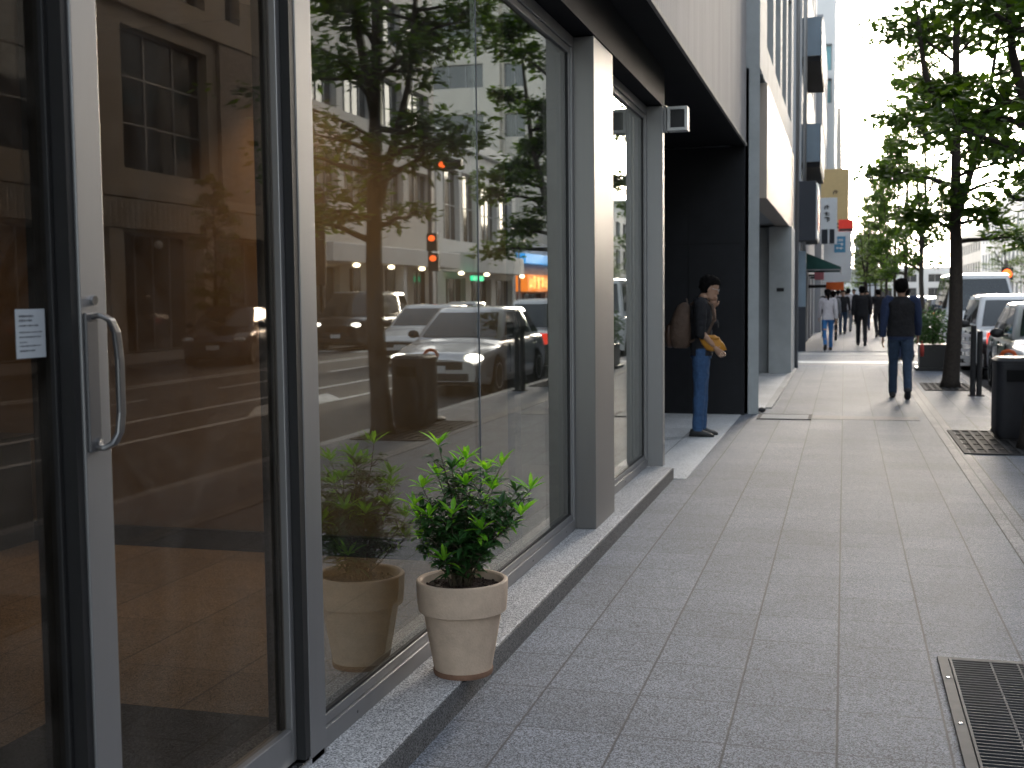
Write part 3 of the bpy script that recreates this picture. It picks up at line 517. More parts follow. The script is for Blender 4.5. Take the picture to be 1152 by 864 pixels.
# --- row beyond the side street, our side
def shop_row():
    hs = [(34.2,36.6,0,2.2,3,1),(37.0,39.6,0,2.2,3,1),(40.2,43.0,0,2.2,3,1),(44,47,0,2.2,3,1)]+grid(33.3,48,5,1.7,((5.4,6.8),(8.4,9.8),(11.4,12.8)))
    b = building('shop_terrace', 'narrow shop building past the side street with dark balconies and navy base', -9,-1.15,33.2,49,22,MT['greyf'],'x1',hs)  # height out of view is raised for its shade on the street
    build('base_panel', MB().box(-1.45,-1.0,33.0,33.19,0,1.2), MT['navy'], b); build('corner_pier', MB().box(-1.45,-1.0,33.0,33.19,1.202,2.7), MT['bluegrey'], b)
    for z in (4.95,7.75,10.6):
        k = build('balcony', MB().box(-1.148,-.66,33.3,38.5,z,z+.14), MT['soffit'], b); build('parapet', MB().box(-.70,-.64,33.3,38.5,z+.142,z+1.15).box(-1.148,-.70,33.25,33.3,z+.142,z+1.15), MT['bluegrey'], k)
    build('upper_pipe', MB().tube([(-1.06,33.1,2.7),(-1.06,33.1,15.9)],.05,8), MT['alu'], b, smooth=True)
    s = thing('box_sign', (-.95,32.3,2.9), 'navy box sign with red and white street face above the green awning', 'sign')
    build('sign_box', MB().box(-1.26,-.74,32.4,35.2,2.95,4.5), MT['navy'], s, bevel=.01)
    build('sign_face', MB().box(-.739,-.70,32.45,35.15,3.0,4.45), MT['whitep'], s); build('red_panel', MB().box(-.699,-.69,32.6,35.0,3.25,4.3), MT['red'], s)
    build('strut', MB().box(-1.15,-1.1,33.0,33.3,4.5,4.6), MT['alu'], s)
    a = thing('shop_awning', (-1,36.5,2.2), 'dark green canvas awning over the shopfront past the side street', 'awning')
    mb = MB(); mb.poly([(-1.15,35,2.75),(-.1,35,2.30),(-.1,35,2.24),(-1.15,35,2.24)]).poly([(-1.15,40,2.75),(-.1,40,2.30),(-.1,40,2.24),(-1.15,40,2.24)])
    mb.quad((-1.15,35,2.75),(-.1,35,2.30),(-.1,40,2.30),(-1.15,40,2.75)).quad((-.1,35,2.30),(-.1,40,2.30),(-.1,40,2.20),(-.1,35,2.20)); build('canvas', mb, MT['greenaw'], a)
    build('valance', MB().box(-.098,-.085,35,40,2.14,2.2), MT['whitep'], a); build('front_bar', MB().tube([(-1.1,35,2.22),(-.12,35,2.22),(-.12,40,2.22)],.02,6), MT['alu'], a)
shop_row()
building('apartment_block', 'slim pale apartment block with teal windows rising behind the signs', -9,-.55,62,80,19.6,MT['white'],'x1',
         grid(63,79,5,1.8,((3.6,5.2),(6.8,8.4),(10,11.6),(13.2,14.8),(16.2,17.8))), [(-1.45,-.7,12.6,13.9,1,1),(-1.45,-.7,11.0,12.2,1,1),(-1.4,-.9,8.7,9.6,1,1),(-1.35,-1.05,7.3,7.8,1,1),(-4,-2,12,14,2,1)], pm='tealpane')
building('office_block', 'grey office block past the slim apartment block on the left side', -9,-.9,49.2,61.8,12.5,MT['greyf'],'x1', grid(50,61,4,1.8,((0,2.3),(4,5.6),(7,8.6),(10,11.4))))
building('mid_rise', 'pale mid-rise farther along the left side of the street', -9,-.3,80.4,118,13.5,MT['beige'],'x1', grid(82,116,9,2,((0,2.4),(4,5.6),(7,8.6),(10,11.4))), [(-4,-2,8,10)])
building('low_block', 'low grey block at the far left end of the street', -9,-.6,119,170,9.5,MT['greyf'],'x1', grid(121,168,10,2.4,((0,2.4),(4,5.6),(7,8.4))))
building('distant_tower', 'hazy grey building closing the end of the street', 1.6,5.2,200,215,11,MT['greyf'],'x0', (), grid(1.9,5,3,.6,((5,6.2),(8,9.2))))
building('end_block', 'low pale block across the far end of the street', -30,40,222,235,6,MT['white'],'x0', (), grid(-28,38,16,2.2,((0,2.4),(3.4,4.8))))

def glyphs(mb, plane, c, a0, a1, z0, z1, n, seed, out, t=.02):
    """blurred strokes of a distant inscription, vertical or horizontal"""
    r = random.Random(seed)
    vert = (z1-z0) > (a1-a0); k = n
    for i in range(k):
        if vert: b0, b1 = a0, a1; y1 = z1-(z1-z0)*i/k; y0 = y1-(z1-z0)/k*.8
        else: b0 = a0+(a1-a0)*i/k; b1 = b0+(a1-a0)/k*.8; y0, y1 = z0, z1
        for q in range(4):
            if q % 2: za = r.uniform(y0, y1-.01); zb = za+(y1-y0)*.14; aa, ab = b0+(b1-b0)*r.uniform(0,.25), b1-(b1-b0)*r.uniform(0,.25)
            else: aa = r.uniform(b0, b1-(b1-b0)*.16); ab = aa+(b1-b0)*.16; za, zb = y0+(y1-y0)*r.uniform(0,.3), y1-(y1-y0)*r.uniform(0,.2)
            o0, o1 = sorted((c, c+out*t*(1+.1*q)))
            if plane == 'y': mb.box(aa,ab,o0,o1,za,zb)
            else: mb.box(o0,o1,aa,ab,za,zb)
def blade(name, lab, x0, x1, y, z0, z1, m, marks, wall=-1.15, th=.18):
    s = thing(name, ((x0+x1)/2,y,z0), lab, 'sign')
    build('sign_panel', MB().box(x0,x1,y,y+th,z0,z1), m, s, bevel=.01)
    for z in (z0+.15, z1-.15): build('bracket', MB().box(min(wall,x0-.02),x0-.001,y+.05,y+.1,z-.03,z+.03), MT['iron'], s)
    for i, (a0,a1,q0,q1,mm,n) in enumerate(marks):
        if n == 0: build('sign_patch', MB().box(a0,a1,y-.012-.004*i,y-.001,q0,q1), MT[mm], s)
        else:
            mb = MB(); glyphs(mb, 'y', y-.013, a0, a1, q0, q1, n, i+5, -1, .012); build('lettering', mb, MT[mm], s)
blade('banner_sign', 'tall cream blade sign with a small dark mark projecting over the pavement', -.88,.13,46,4.0,6.15,MT['cream'],[(-.45,-.2,5.2,5.36,'brownbar',1)])
blade('blade_sign', 'narrow white vertical blade sign with black lettering below the cream banner', -.80,-.26,41.5,3.2,4.75,MT['whitep'],[(-.68,-.5,3.9,4.5,'black',3),(-.76,-.56,3.22,3.7,'navy',0),(-.5,-.34,3.22,3.7,'navy',0)])
blade('hanging_sign', 'white hanging sign with a pale blue square over the pavement', -.70,.22,42.5,1.95,3.66,MT['whitep'],[(-.35,.02,2.95,3.5,'blue',0),(-.3,-.02,3.02,3.42,'whitep',3)])
blade('lit_sign', 'small glowing red and dark strip sign above the white hanging sign', -.22,.29,43.6,3.72,4.14,MT['neonred'],[(-.2,.27,3.73,3.82,'black',0)])
blade('shop_sign', 'small orange sign board hanging low past the green awning', -.58,-.02,40.5,1.66,1.92,MT['orange'],[], wall=-1.15)
blade('small_sign', 'small pink sign tucked under the green awning', -.95,-.65,40.4,2.0,2.5,MT['pink'],[])

# ------------------------------------------------------------------ far side of the street
def bA():
    hs = []
    for y0, y1 in ((17.5,22.5),(24,29),(30.7,35.6)):
        hs += [(y0,y1,5.45,9.6,3,3),(y0,y1,11.0,13.6,3,1)]
    hs += [(36.9,37.9,11.0,13.6,1,1)]
    for y0, y1 in ((18,22.5),(24,28.6),(30.6,34.4),(35.2,39.4)): hs.append((y0,y1,.0,3.55,4,1))
    def ex(b):
        mb = MB(); mb.box(16.72,16.99,14,41.4,4.55,4.85).box(16.8,16.99,14,41.4,10.1,10.5); build('string_course', mb, MT['stone'], b, bevel=.02)
        build('shop_band', MB().box(16.62,16.99,14,41.4,3.65,4.50), ribbed('fluted_band', (.30,.25,.20), .28, 1, .7, 0, .05), b)
        for y in (23.2,29.7,34.8,40.3): build('pier', MB().box(16.66,16.99,y-.35,y+.35,-.1,3.64), MT['stone'], b, bevel=.03)
        build('brick_pier', MB().box(16.85,16.99,36.2,39.4,4.86,10.09), MT['brick'], b)
        build('drainpipe', MB().tube([(16.8,39.9,4.9),(16.8,39.9,15)],.09,8), MT['conc2'], b)
        build('globe_lamp', MB().ball((16.4,31.4,3.2),.13), MT['whiteframe'], b, smooth=True)
    building('stone_office', 'brown stone building with tall gridded windows opposite, reflected in the door glass', 17,26,14,41.5,15.5,MT['stone'],'x0',hs,extra=ex,depth=.35)
def bB():
    hs = grid(42.6,57.6,4,3.1,((5.6,7.7),(9.4,11.6),(13.2,15.2))); hs = [q+(4,1) for q in hs]
    hs += [(43,46,0,2.9,3,1),(47,50,0,2.9,3,1),(51,54,0,2.9,3,1),(54.8,57.4,0,2.9,2,1)]
    def ex(b):
        build('canopy', MB().box(15.6,16.98,42.2,57.8,3.0,3.75), MT['white'], b, bevel=.03)
        for y in (46.5,50.5,54.4): build('pillar', MB().box(15.8,16.2,y-.2,y+.2,-.1,3.0), MT['white'], b)
        for y in (45.2,49.0,53.0): build('lamp', MB().ball((15.9,y,2.9),(.16,.16,.09)), MT['lampw'], b)
    building('beige_office', 'plain beige office block with bands of windows above a white canopy opposite', 17,27,42,58,16.5,MT['beige'],'x0',hs,extra=ex)
def bC():
    hs = [(59.3,62.2,4.6,8.4,3,2),(62.6,65.4,4.6,8.4,3,2),(66.2,69.4,4.6,8.0,4,2),(69.9,72.6,4.6,8.0,3,2),(59.5,63,0,2.6,3,1),(64,68,0,2.6,3,1),(69,72.5,0,2.6,3,1)]
    def ex(b):
        mb = MB(); rs = []
        for i in range(9):
            a = math.pi*i/8; rs.append([(16.98-1.3*math.sin(a)**.5 if 0 < i < 8 else 16.98, 66-7*math.cos(a), z) for z in (2.9, 3.9)])
        mb.rings([[r[0] for r in rs], [r[1] for r in rs]], close=True); build('canopy', mb, MT['white'], b)
        build('cornice', MB().box(16.7,16.99,58.4,73.3,9.6,10.2), MT['white'], b, bevel=.05)
        build('green_sign', MB().box(15.5,15.6,59.5,61.6,2.42,2.68), MT['neongreen'], b)
        for y in (58.9,63.5,71.0): build('lamp', MB().ball((15.9,y,2.8),(.17,.17,.1)), MT['lampw'], b)
    building('white_hall', 'low white building with tall gridded windows and curved canopy opposite', 17,30,58.2,73.4,10.3,MT['white'],'x0',hs,extra=ex,fm='whiteframe')
bA(); bB(); bC()
building('unseen_block', 'unseen stone block added opposite to darken the near street', 17,27,-30,13.8,17,MT['stone'],'x0',grid(-29,13,8,3.2,((0,3),(5,7.6),(9,11.4),(13,15.4))))  # outside the view, added to cut light from the open side
def bD(b):
    build('blue_band', MB().box(16.6,16.99,74.5,82,3.75,4.35).box(17,20,73.88,73.99,3.75,4.35), MT['neonblue'], b)
    build('lit_sign', MB().box(16.5,16.98,74.6,81.9,1.9,3.0).box(17,20,73.86,73.99,1.9,3.0), MT['neonor'], b)
    mb = MB(); glyphs(mb,'x',16.5,75,81.5,2.05,2.85,7,4,-1,.03); build('lettering', mb, MT['neonyel'], b)
building('corner_shop', 'small shop with glowing orange sign and blue roof band opposite', 17,24,74,82.2,5.2,MT['greyf'],'x0',[(75,81,.0,1.8,4,1)],extra=bD)
zs = [(z, z+1.7) for z in [6+3.6*i for i in range(12)]]
building('dark_banded_tower', 'tall cream tower with dark horizontal window bands behind the white hall', 21,31,84,98,52,MT['tower'],'x0',
         [(85,97,z0,z1,8,1) for z0, z1 in zs],[(22.2,30.2,z0,z1,6,1) for z0, z1 in zs])
building('pale_tower', 'tall pale blank tower with one column of windows beside the banded tower', 16.8,20.98,84.5,98,44,MT['tower'],'x0',
         (),[(19.2,20.8,z0,z1,2,1) for z0, z1 in zs[1:9]])
building('rounded_block', 'white block farther down the opposite side reflected beside the column', 17,26,99,128,9.2,MT['white'],'x0',grid(100,127,7,2.4,((0,2.5),(4,5.8),(7,8.4))))
building('far_office', 'grey office with ribs at the right far end of the street', 17,28,129,165,12,MT['white'],'x0',grid(130,164,11,1.6,((0,2.5),(4.2,6.2),(7.6,9.6))),grid(18,27,4,1.2,((5,7),(8.5,10.5))))
building('far_shop_block', 'pale block beyond the ribbed office at the street end', 17.2,30,166,210,10,MT['beige'],'x0',grid(168,208,12,2,((0,2.5),(4,5.6),(7,8.4))))

# ------------------------------------------------------------------ street trees
def leaf_cloud(mb, c, rx, rz, n, size, rnd, flat=.55):
    for _ in range(n):
        a = rnd.uniform(0, 2*math.pi); r = rnd.random()**.5
        p = Vector((c[0]+rx*r*math.cos(a), c[1]+rx*r*math.sin(a), c[2]+rnd.gauss(0, .45)*rz - .25*rz*r*r))
        s = size*rnd.uniform(.5, 1.25); d = Vector((math.cos(a)+rnd.uniform(-.8,.8), math.sin(a)+rnd.uniform(-.8,.8), rnd.uniform(-flat,flat*.5))).normalized()
        n_ = Vector((rnd.uniform(-flat,flat), rnd.uniform(-flat,flat), 1)).normalized(); w = d.cross(n_).normalized()*s*.27; k = d.cross(w).normalized()*s*.05
        mb.poly([p, p+d*s*.42+w+k, p+d*s, p+d*s*.42-w+k])
def make_tree(seed, H, crown_r, z0, trunk_r, lean=(0,0), nleaf=22, leafm='leaf', size=.105, layers=11, name='street_tree', label='', bare=False):
    rnd = random.Random(seed); tr = MB(); lf = MB()
    def cx(z): t = z/H; return Vector((lean[0]*t*t*H*.5+.05*math.sin(z*1.3+seed), lean[1]*t*t*H*.5+.05*math.sin(z*1.7+seed*2), z))
    zz = [0,.12,.5,1.2,2,3,4,5,6,7,8,9]; zz = [z for z in zz if z < H-.6]+[H-.3]
    tr.tube([cx(z) for z in zz], [trunk_r*(1.35 if z == 0 else 1.1 if z < .2 else 1)*(1-.88*(z/H)**.85) for z in zz], 12)
    leaders = [(cx, 0)]
    for q in range(2):      # forked secondary leaders
        zf = z0+.35+q*1.1; a = seed*1.7+q*2.6; p = cx(zf); e = p+Vector((math.cos(a)*crown_r*.55, math.sin(a)*crown_r*.55, (H-zf)*.55))
        mid = p.lerp(e,.45)+Vector((math.cos(a)*.14, math.sin(a)*.14, -.1)); tr.tube([p, p.lerp(mid,.5), mid, mid.lerp(e,.5)+Vector((.04,.03,0)), e], [trunk_r*.55, trunk_r*.45, trunk_r*.36, trunk_r*.25, .012], 8)
        leaders.append((lambda z, p=p, m=mid, e=e: p.lerp(m, (z-p.z)/max(.01, m.z-p.z)) if z < m.z else m.lerp(e, min(1, (z-m.z)/(e.z-m.z))), (p.z, e.z)))
    nl = layers*4
    for i in range(nl):
        u = (i+rnd.random())/nl; z = z0+(H-z0-.15)*u; f = u; li = rnd.choice((0,0,1,2)); ld, rg = leaders[li]
        if li and not (rg[0]+.4 < z < rg[1]): ld = cx; li = 0
        a = i*2.4+rnd.uniform(-.6,.6); L = crown_r*(1-.5*f**2)*rnd.uniform(.42,1.1)*(.62 if li else 1); p = ld(z); el = rnd.uniform(-.05,.85)*(.6+f)
        if z < z0+.5: L *= .8
        pts = [p]; rad = [max(.012, trunk_r*.30*(1-.7*f)*rnd.uniform(.7,1.2))]; aa = a
        for s in range(1, 6):
            t = s/5; aa += rnd.uniform(-.3,.3); pts.append(pts[-1]+Vector((math.cos(aa)*L/5, math.sin(aa)*L/5, L*el/5*(1.3-t)+rnd.uniform(-.03,.03)))); rad.append(rad[0]*(1-.82*t)+.003)
        tr.tube(pts, rad, 6)
        for s in range(2, 6):
            c = pts[s]
            for tw in range(2 if s < 5 else 3):
                b = aa+rnd.uniform(-1.5,1.5); l2 = L*rnd.uniform(.12,.38); e = c+Vector((math.cos(b)*l2, math.sin(b)*l2, rnd.uniform(-.08,.2)))
                tr.tube([c, (c+e)/2+Vector((0,0,.03)), e], [.010,.007,.003], 4)
                if rnd.random() < .80 and not bare:
                    leaf_cloud(lf, e, L*rnd.uniform(.12,.30)+.05, rnd.uniform(.05,.22), int(nleaf*rnd.uniform(.4,1.3)), size, rnd, rnd.uniform(.4,1.1))
    t = thing(name, (0,0,0), label, 'tree', 'street trees along the near kerb')
    build('trunk', tr, MT['bark'], t, smooth=True); build('crown', lf, MT[leafm], t)
    return t
def put(t, x, y, rz=0, s=1, z=0, w=1): t.location = (x,y,z); t.rotation_euler = (0,0,rz); t.scale = (s*w,s*w,s); return t
def grate_square(x0, x1, y0, y1, label, step=.1, hole=None, group='cast iron tree grates'):
    g = thing('tree_grate', ((x0+x1)/2,(y0+y1)/2,0), label, 'grate', group)
    build('frame', MB().box(x0,x0+.05,y0,y1,.001,.014).box(x1-.05,x1,y0,y1,.001,.014).box(x0+.05,x1-.05,y0,y0+.05,.001,.014).box(x0+.05,x1-.05,y1-.05,y1,.001,.014), MT['iron'], g)
    build('painted_hollow', MB().box(x0+.05,x1-.05,y0+.05,y1-.05,.0005,.003), MT['painted_hollow'], g)  # black sheet on the paving, coloured as the shade below the bars
    mb = MB(); x = x0+.05+step
    while x < x1-.06: mb.box(x-.035,x,y0+.05,y1-.05,.0031,.012); x += step
    for y in [y0+(y1-y0)*k/5 for k in range(1,5)]: mb.box(x0+.05,x1-.05,y-.02,y+.02,.0032,.0105)
    build('bars', mb, MT['iron'], g); return g
tA = make_tree(11, 9.6, 1.42, 2.3, .13, (-.01,0), nleaf=66, size=.15, layers=12, label='tall street tree rising from the grate past the bin, by the parked silver car')
tB = make_tree(5, 9.0, 1.4, 2.1, .12, (-.025,.0), nleaf=44, size=.135, layers=12, label='nearest street tree beside the litter bin, seen mostly as a reflection')
put(tA, 1.72, 20.6, .6); put(tB, 1.85, 12.6, 0)
for (x, y, rz, s, src, lab) in ((1.72,32.2,2.2,.95,tB,'street tree standing beside the white van past the side street'),(1.7,40.5,4.0,.9,tA,'third tree of the row past the side street'),
        (1.7,49,1.1,.95,tB,'tree in the row near the far signs'),(1.7,58,3,.9,tA,'tree halfway along the distant kerb'),(1.7,68,5,1,tB,'distant tree over the crowd of pedestrians'),
        (1.7,80,.4,1,tA,'small looking distant tree down the pavement'),(1.7,95,2,1,tB,'last but one tree of the kerb row'),(1.7,112,3,1,tA,'farthest tree of the kerb row')):
    c = copy_tree(src); c['label'] = lab; put(c, x+.2, y, rz, s, 0, .66)
tC = make_tree(21, 6.2, 1.5, 1.9, .10, nleaf=26, leafm='leaf2', size=.12, layers=9, label='lush light green tree down the pavement below the dark crowns')
put(tC, 1.1, 62, 0)
c = copy_tree(tC); c['label'] = 'light green tree at the end of the left pavement'; put(c, -.2, 96, 1, .8)
c = copy_tree(tC); c['label'] = 'light green tree far off between the kerb trees'; put(c, 1.2, 76, 2, 1.0)
for i, (x, y, s, lab) in enumerate(((14.1,30.6,.55,'thin young tree on the opposite pavement before the stone building'),(14.2,104,1.1,'leafy tree on the opposite pavement near the white block'),(14.2,118,1.15,'leafy tree on the opposite pavement farthest down the road'),(14.2,90,1.0,'leafy tree before the tall towers opposite'))):
    c = copy_tree(tC if i else tB); c['label'] = lab; c['group'] = 'trees on the opposite pavement'; put(c, x, y, i*1.3, s)
grate_square(1.12,1.98,12.03,14.05,'dark tree grate beside the litter bin on the pavement'); grate_square(1.25,2.0,19.8,21.35,'dark tree grate round the trunk past the bin')

# ------------------------------------------------------------------ near drain grate
g = thing('drain_grate', (.9,4.5,0), 'steel drain grate with fine bars in the right foreground paving', 'grate')
x0, x1, y0, y1 = .393, 1.30, 3.3, 5.24
build('frame', MB().box(x0,x0+.042,y0,y1,.0005,.012).box(x1-.04,x1,y0,y1,.0005,.012).box(x0+.042,x1-.04,y1-.03,y1,.0005,.012).box(x0+.042,x1-.04,y0,y0+.03,.0005,.012), MT['steel'], g, bevel=.002)
build('painted_hollow', MB().box(x0+.042,x1-.04,y0+.03,y1-.03,.0004,.0015), MT['painted_hollow'], g)  # no real depth: flat black stands in for shade under the grate
mb = MB(); y = y0+.045
while y < y1-.035: mb.box(x0+.052,x1-.045,y-.0035,y+.0035,.003,.0115); y += .031
build('cross_bars', mb, MT['steel'], g)
mb = MB().box(x0+.046,x0+.056,y0+.03,y1-.032,.0016,.0128)
for x in (.60,.705,.84,.95,1.06,1.17): mb.box(x-.004,x+.004,y0+.03,y1-.032,.0016,.0105)
build('long_bars', mb, MT['steel'], g)
for y in (4.95,4.42): build('bolt', MB().lathe((x0+.022,y,.012),[(.010,0),(.010,.0015),(.006,.003),(.0005,.003)],14), MT['chrome'], g, smooth=True)

# ------------------------------------------------------------------ potted plant
PX, PY, PZ = -1.412, 4.30, .10
p = thing('flower_pot', (PX,PY,PZ), 'beige clay pot with wide rim standing on the edge of the stone ledge', 'pot')
prof = [(.001,.004),(.110,.004),(.114,.03),(.132,.13),(.150,.235),(.1515,.246),(.166,.247),(.170,.250),(.1745,.30),(.1775,.358),(.1765,.365),(.173,.368),(.163,.368),(.157,.362),(.154,.33),(.150,.318),(.002,.318)]
build('pot_body', MB().lathe((PX,PY,PZ), prof, 64), MT['pot'], p, smooth=True, auto=28)
build('foot_ring', MB().lathe((PX,PY,PZ), [(.001,0),(.114,0),(.1155,.005),(.1165,.018),(.1155,.021),(.1145,.021),(.112,.02),(.001,.02)], 64), MT['terra'], p, smooth=True, auto=50)
mb = MB(); rr = random.Random(2); rings = []
for i in range(9):
    r = .153*(1-i/8.3); rings.append([(PX+r*math.cos(2*math.pi*j/36), PY+r*math.sin(2*math.pi*j/36), PZ+.332+rr.uniform(-.006,.007)+.008*i/8) for j in range(36)])
mb.rings(rings, cap0=False)
for _ in range(240):
    a, r = rr.uniform(0,6.28), .145*rr.random()**.5; s = rr.uniform(.002,.006); mb.ball((PX+r*math.cos(a),PY+r*math.sin(a),PZ+.338+s*.4),(s,s*rr.uniform(.6,1.3),s*.8),5,3)
so = build('soil', mb, MT['soil'], p)
pl = thing('potted_shrub', (PX,PY,PZ+.33), 'small glossy shrub with bright green tips growing in the beige pot', 'plant')
st = MB(); dk = MB(); lt = MB(); rr = random.Random(14)
def lance(mb, p, d, L, w, droop=.25, up=Vector((0,0,1))):
    d = d.normalized(); s = d.cross(up)
    s = s.normalized() if s.length > .05 else Vector((1,0,0)); n = s.cross(d).normalized()
    prof = [(0,.10),(.22,.62),(.5,1),(.76,.68),(1,.03)]; base = len(mb.v)
    for t, ww in prof:
        c = p+d*L*t - Vector((0,0,1))*L*droop*t*t; e = n*w*.22*ww
        mb.v += [tuple(c+s*w*ww*.5+e), tuple(c), tuple(c-s*w*ww*.5+e)]
    for i in range(4):
        a = base+i*3; mb.f += [(a,a+1,a+4,a+3),(a+1,a+2,a+5,a+4)]; mb.m += [0,0]
# tips in plan/height, read off the photograph's silhouette: (sideways, depth, height above soil)
right = Vector((math.cos(yaw), math.sin(yaw), 0)); back = Vector((-math.sin(yaw), math.cos(yaw), 0)); base = Vector((PX,PY,PZ+.33))
tips = [(-.06,0,.555),(-.135,.02,.39),(-.15,-.05,.33),(.0,.04,.46),(.02,-.07,.41),(.14,.03,.47),(.215,0,.38),(.18,-.06,.29),(-.03,-.12,.31),(.06,-.12,.25),(.08,.10,.44),(-.08,.10,.42),(-.11,-.08,.22),
        (.12,-.09,.33),(-.01,.12,.37),(-.02,-.05,.47),(.19,.08,.36),(-.15,.07,.26),(.1,.0,.38),(.0,-.15,.2),(.15,.05,.22),(-.07,-.02,.30),(.05,.05,.30),(-.04,.05,.20),(.03,-.08,.16),(-.12,.0,.30),(.12,-.02,.28),(-.10,-.10,.30),(.09,-.13,.18),(-.05,-.14,.14),(.02,.0,.50),(.10,.06,.30),(-.13,.08,.18),(.17,.04,.30)]
for ti, (sx, sy, sz) in enumerate(tips):
    tip = base+right*(sx*1.2+rr.uniform(-.012,.012))+back*sy+Vector((0,0,sz)); b0 = base+Vector((rr.uniform(-.035,.035), rr.uniform(-.035,.035), 0)); pts = []
    for k in range(7):
        t = k/6; q = b0.lerp(tip, t); q = Vector((b0.x+(tip.x-b0.x)*t**1.35, b0.y+(tip.y-b0.y)*t**1.35, q.z)); pts.append(q+Vector((rr.uniform(-1,1),rr.uniform(-1,1),0))*.006)
    st.tube(pts, [.005-.0035*k/6 for k in range(7)], 6)
    bright = ti < 12 or rr.random() < .35
    for k in range(8):
        q = pts[6]; d = Vector((math.cos(k*1.05+ti),math.sin(k*1.05+ti),rr.uniform(.45,1.7))); lance(lt if bright else dk, q, d, rr.uniform(.06,.11)*(1.0 if bright else .8), rr.uniform(.015,.022), rr.uniform(.05,.3))
    for s in range(2, 6):
        for k in range(7 if s > 2 else 3):
            a = rr.uniform(0,6.28); q = pts[s].lerp(pts[s+1], rr.random()); d = Vector((math.cos(a),math.sin(a),rr.uniform(-.1,.7)))
            lance(lt if (bright and s == 5 and rr.random() < .45) else dk, q, d, rr.uniform(.048,.085), rr.uniform(.014,.021), rr.uniform(.1,.5))
    for s in range(3, 6):
        for k in range(2):
            a = rr.uniform(0,6.28); q = pts[s]; e = q+Vector((math.cos(a)*.05,math.sin(a)*.05,rr.uniform(.01,.05))); st.tube([q,e],[.0022,.001],4)
            for m_ in range(7): b = rr.uniform(0,6.28); lance(dk, e, Vector((math.cos(b),math.sin(b),rr.uniform(0,.8))), rr.uniform(.03,.055), rr.uniform(.011,.017), .3)
build('stems', st, MT['stem'], pl, smooth=True); build('leaves', dk, MT['potleafd'], pl, smooth=True); build('tip_leaves', lt, MT['potleafl'], pl, smooth=True, label='bright yellow-green leaves at the tips')  # leaves at many tips get a brighter, yellower green than the rest

# ------------------------------------------------------------------ litter bin, bollard, planter, barrier
b = thing('litter_bin', (1.75,13.5,0), 'dark grey rounded litter bin at the right edge of the pavement', 'bin')
def rrect(cx_, cy_, w, d, r, z, n=5):
    o = []
    for k, (sx, sy) in enumerate(((1,1),(-1,1),(-1,-1),(1,-1))):
        for i in range(n): a = math.pi/2*(k+i/(n-1)); o.append((cx_+sx*(w/2-r)+r*math.cos(a), cy_+sy*(d/2-r)+r*math.sin(a), z))
    return o
bw_ = .42
build('bin_body', MB().rings([rrect(1.75,13.5,bw_-.04,.52,.07,.03),rrect(1.75,13.5,bw_,.55,.08,.10),rrect(1.75,13.5,bw_,.55,.08,.80)]), MT['darkgrey'], b, smooth=True, auto=40)
build('bin_base', MB().rings([rrect(1.75,13.5,bw_-.06,.50,.06,.0),rrect(1.75,13.5,bw_-.06,.50,.06,.03)]), MT['black'], b)
build('bin_lid', MB().rings([rrect(1.75,13.5,bw_+.02,.57,.09,.802),rrect(1.75,13.5,bw_+.02,.57,.09,.83),rrect(1.75,13.5,bw_-.06,.50,.08,.862),rrect(1.75,13.5,bw_-.22,.3,.05,.868)]), MT['darkgrey'], b, smooth=True, auto=30)
build('bin_slot', MB().box(1.63,1.87,13.2,13.2245,.62,.74), MT['painted_hollow'], b)
d = thing('traffic_delineator', (1.75,14.1,0), 'black and orange hoop-topped traffic post behind the litter bin', 'post')
build('base', MB().lathe((1.75,14.1,0),[(.001,0),(.17,0),(.17,.04),(.09,.07),(.001,.07)],20), MT['black'], d, smooth=True, auto=40)
build('post', MB().tube([(1.75,14.1,.06),(1.75,14.1,.80)],.045,14), MT['orange'], d, smooth=True, auto=40)
build('band', MB().tube([(1.75,14.1,.45),(1.75,14.1,.68)],.048,14), MT['black'], d, smooth=True)
build('hoop', MB().tube([(1.69,14.1,.78),(1.67,14.1,.84),(1.70,14.1,.885),(1.75,14.1,.90),(1.80,14.1,.885),(1.83,14.1,.84),(1.81,14.1,.78)],.022,8), MT['orange'], d, smooth=True)
d = thing('steel_bollard', (1.9,18.9,0), 'twin-tube steel bollard at the kerb before the far tree grate', 'bollard')
build('tube', MB().tube([(1.86,18.9,0),(1.86,18.9,1.05)],.04,12), MT['iron'], d, smooth=True, auto=40)
build('tube', MB().tube([(1.95,18.9,0),(1.95,18.9,.97)],.04,12), MT['iron'], d, smooth=True, auto=40); build('foot_plate', MB().box(1.8,2.02,18.82,18.98,.0,.015), MT['iron'], d)
d = thing('planter_box', (1.72,25.2,0), 'black planter box with a leafy hedge near the side street', 'planter')
build('box', MB().box(1.45,2.0,24.9,25.5,.05,.52).box(1.38,2.06,24.83,25.57,.0,.06), MT['black'], d, bevel=.01)
d2 = thing('planter_shrub', (1.72,25.2,.5), 'round leafy green shrub growing in the black planter box', 'plant'); mb = MB(); rr = random.Random(8)
for _ in range(70):
    a = rr.uniform(0,6.28); r = .36*rr.random()**.5; z = .55+.62*rr.random(); k = math.sqrt(max(.15,1-((z-.85)/.45)**2)); leaf_cloud(mb, (1.72+r*k*math.cos(a),25.2+r*k*math.sin(a),z), .12, .12, 30, .07, rr, 1.2)
build('leaves', mb, MT['shrub'], d2); build('stems', MB().tube([(1.72,25.2,.5),(1.7,25.2,.9)],.02,6).tube([(1.72,25.2,.5),(1.85,25.25,.95)],.015,6), MT['stem'], d2)
d = thing('slatted_barrier', (2.1,25.2,0), 'low white slatted barrier by the kerb behind the tree trunk', 'barrier')
for z in (.12,.26,.40,.54,.68): build('slat', MB().box(2.08,2.42,24.6,24.64,z,z+.055), MT['carwhite'], d)
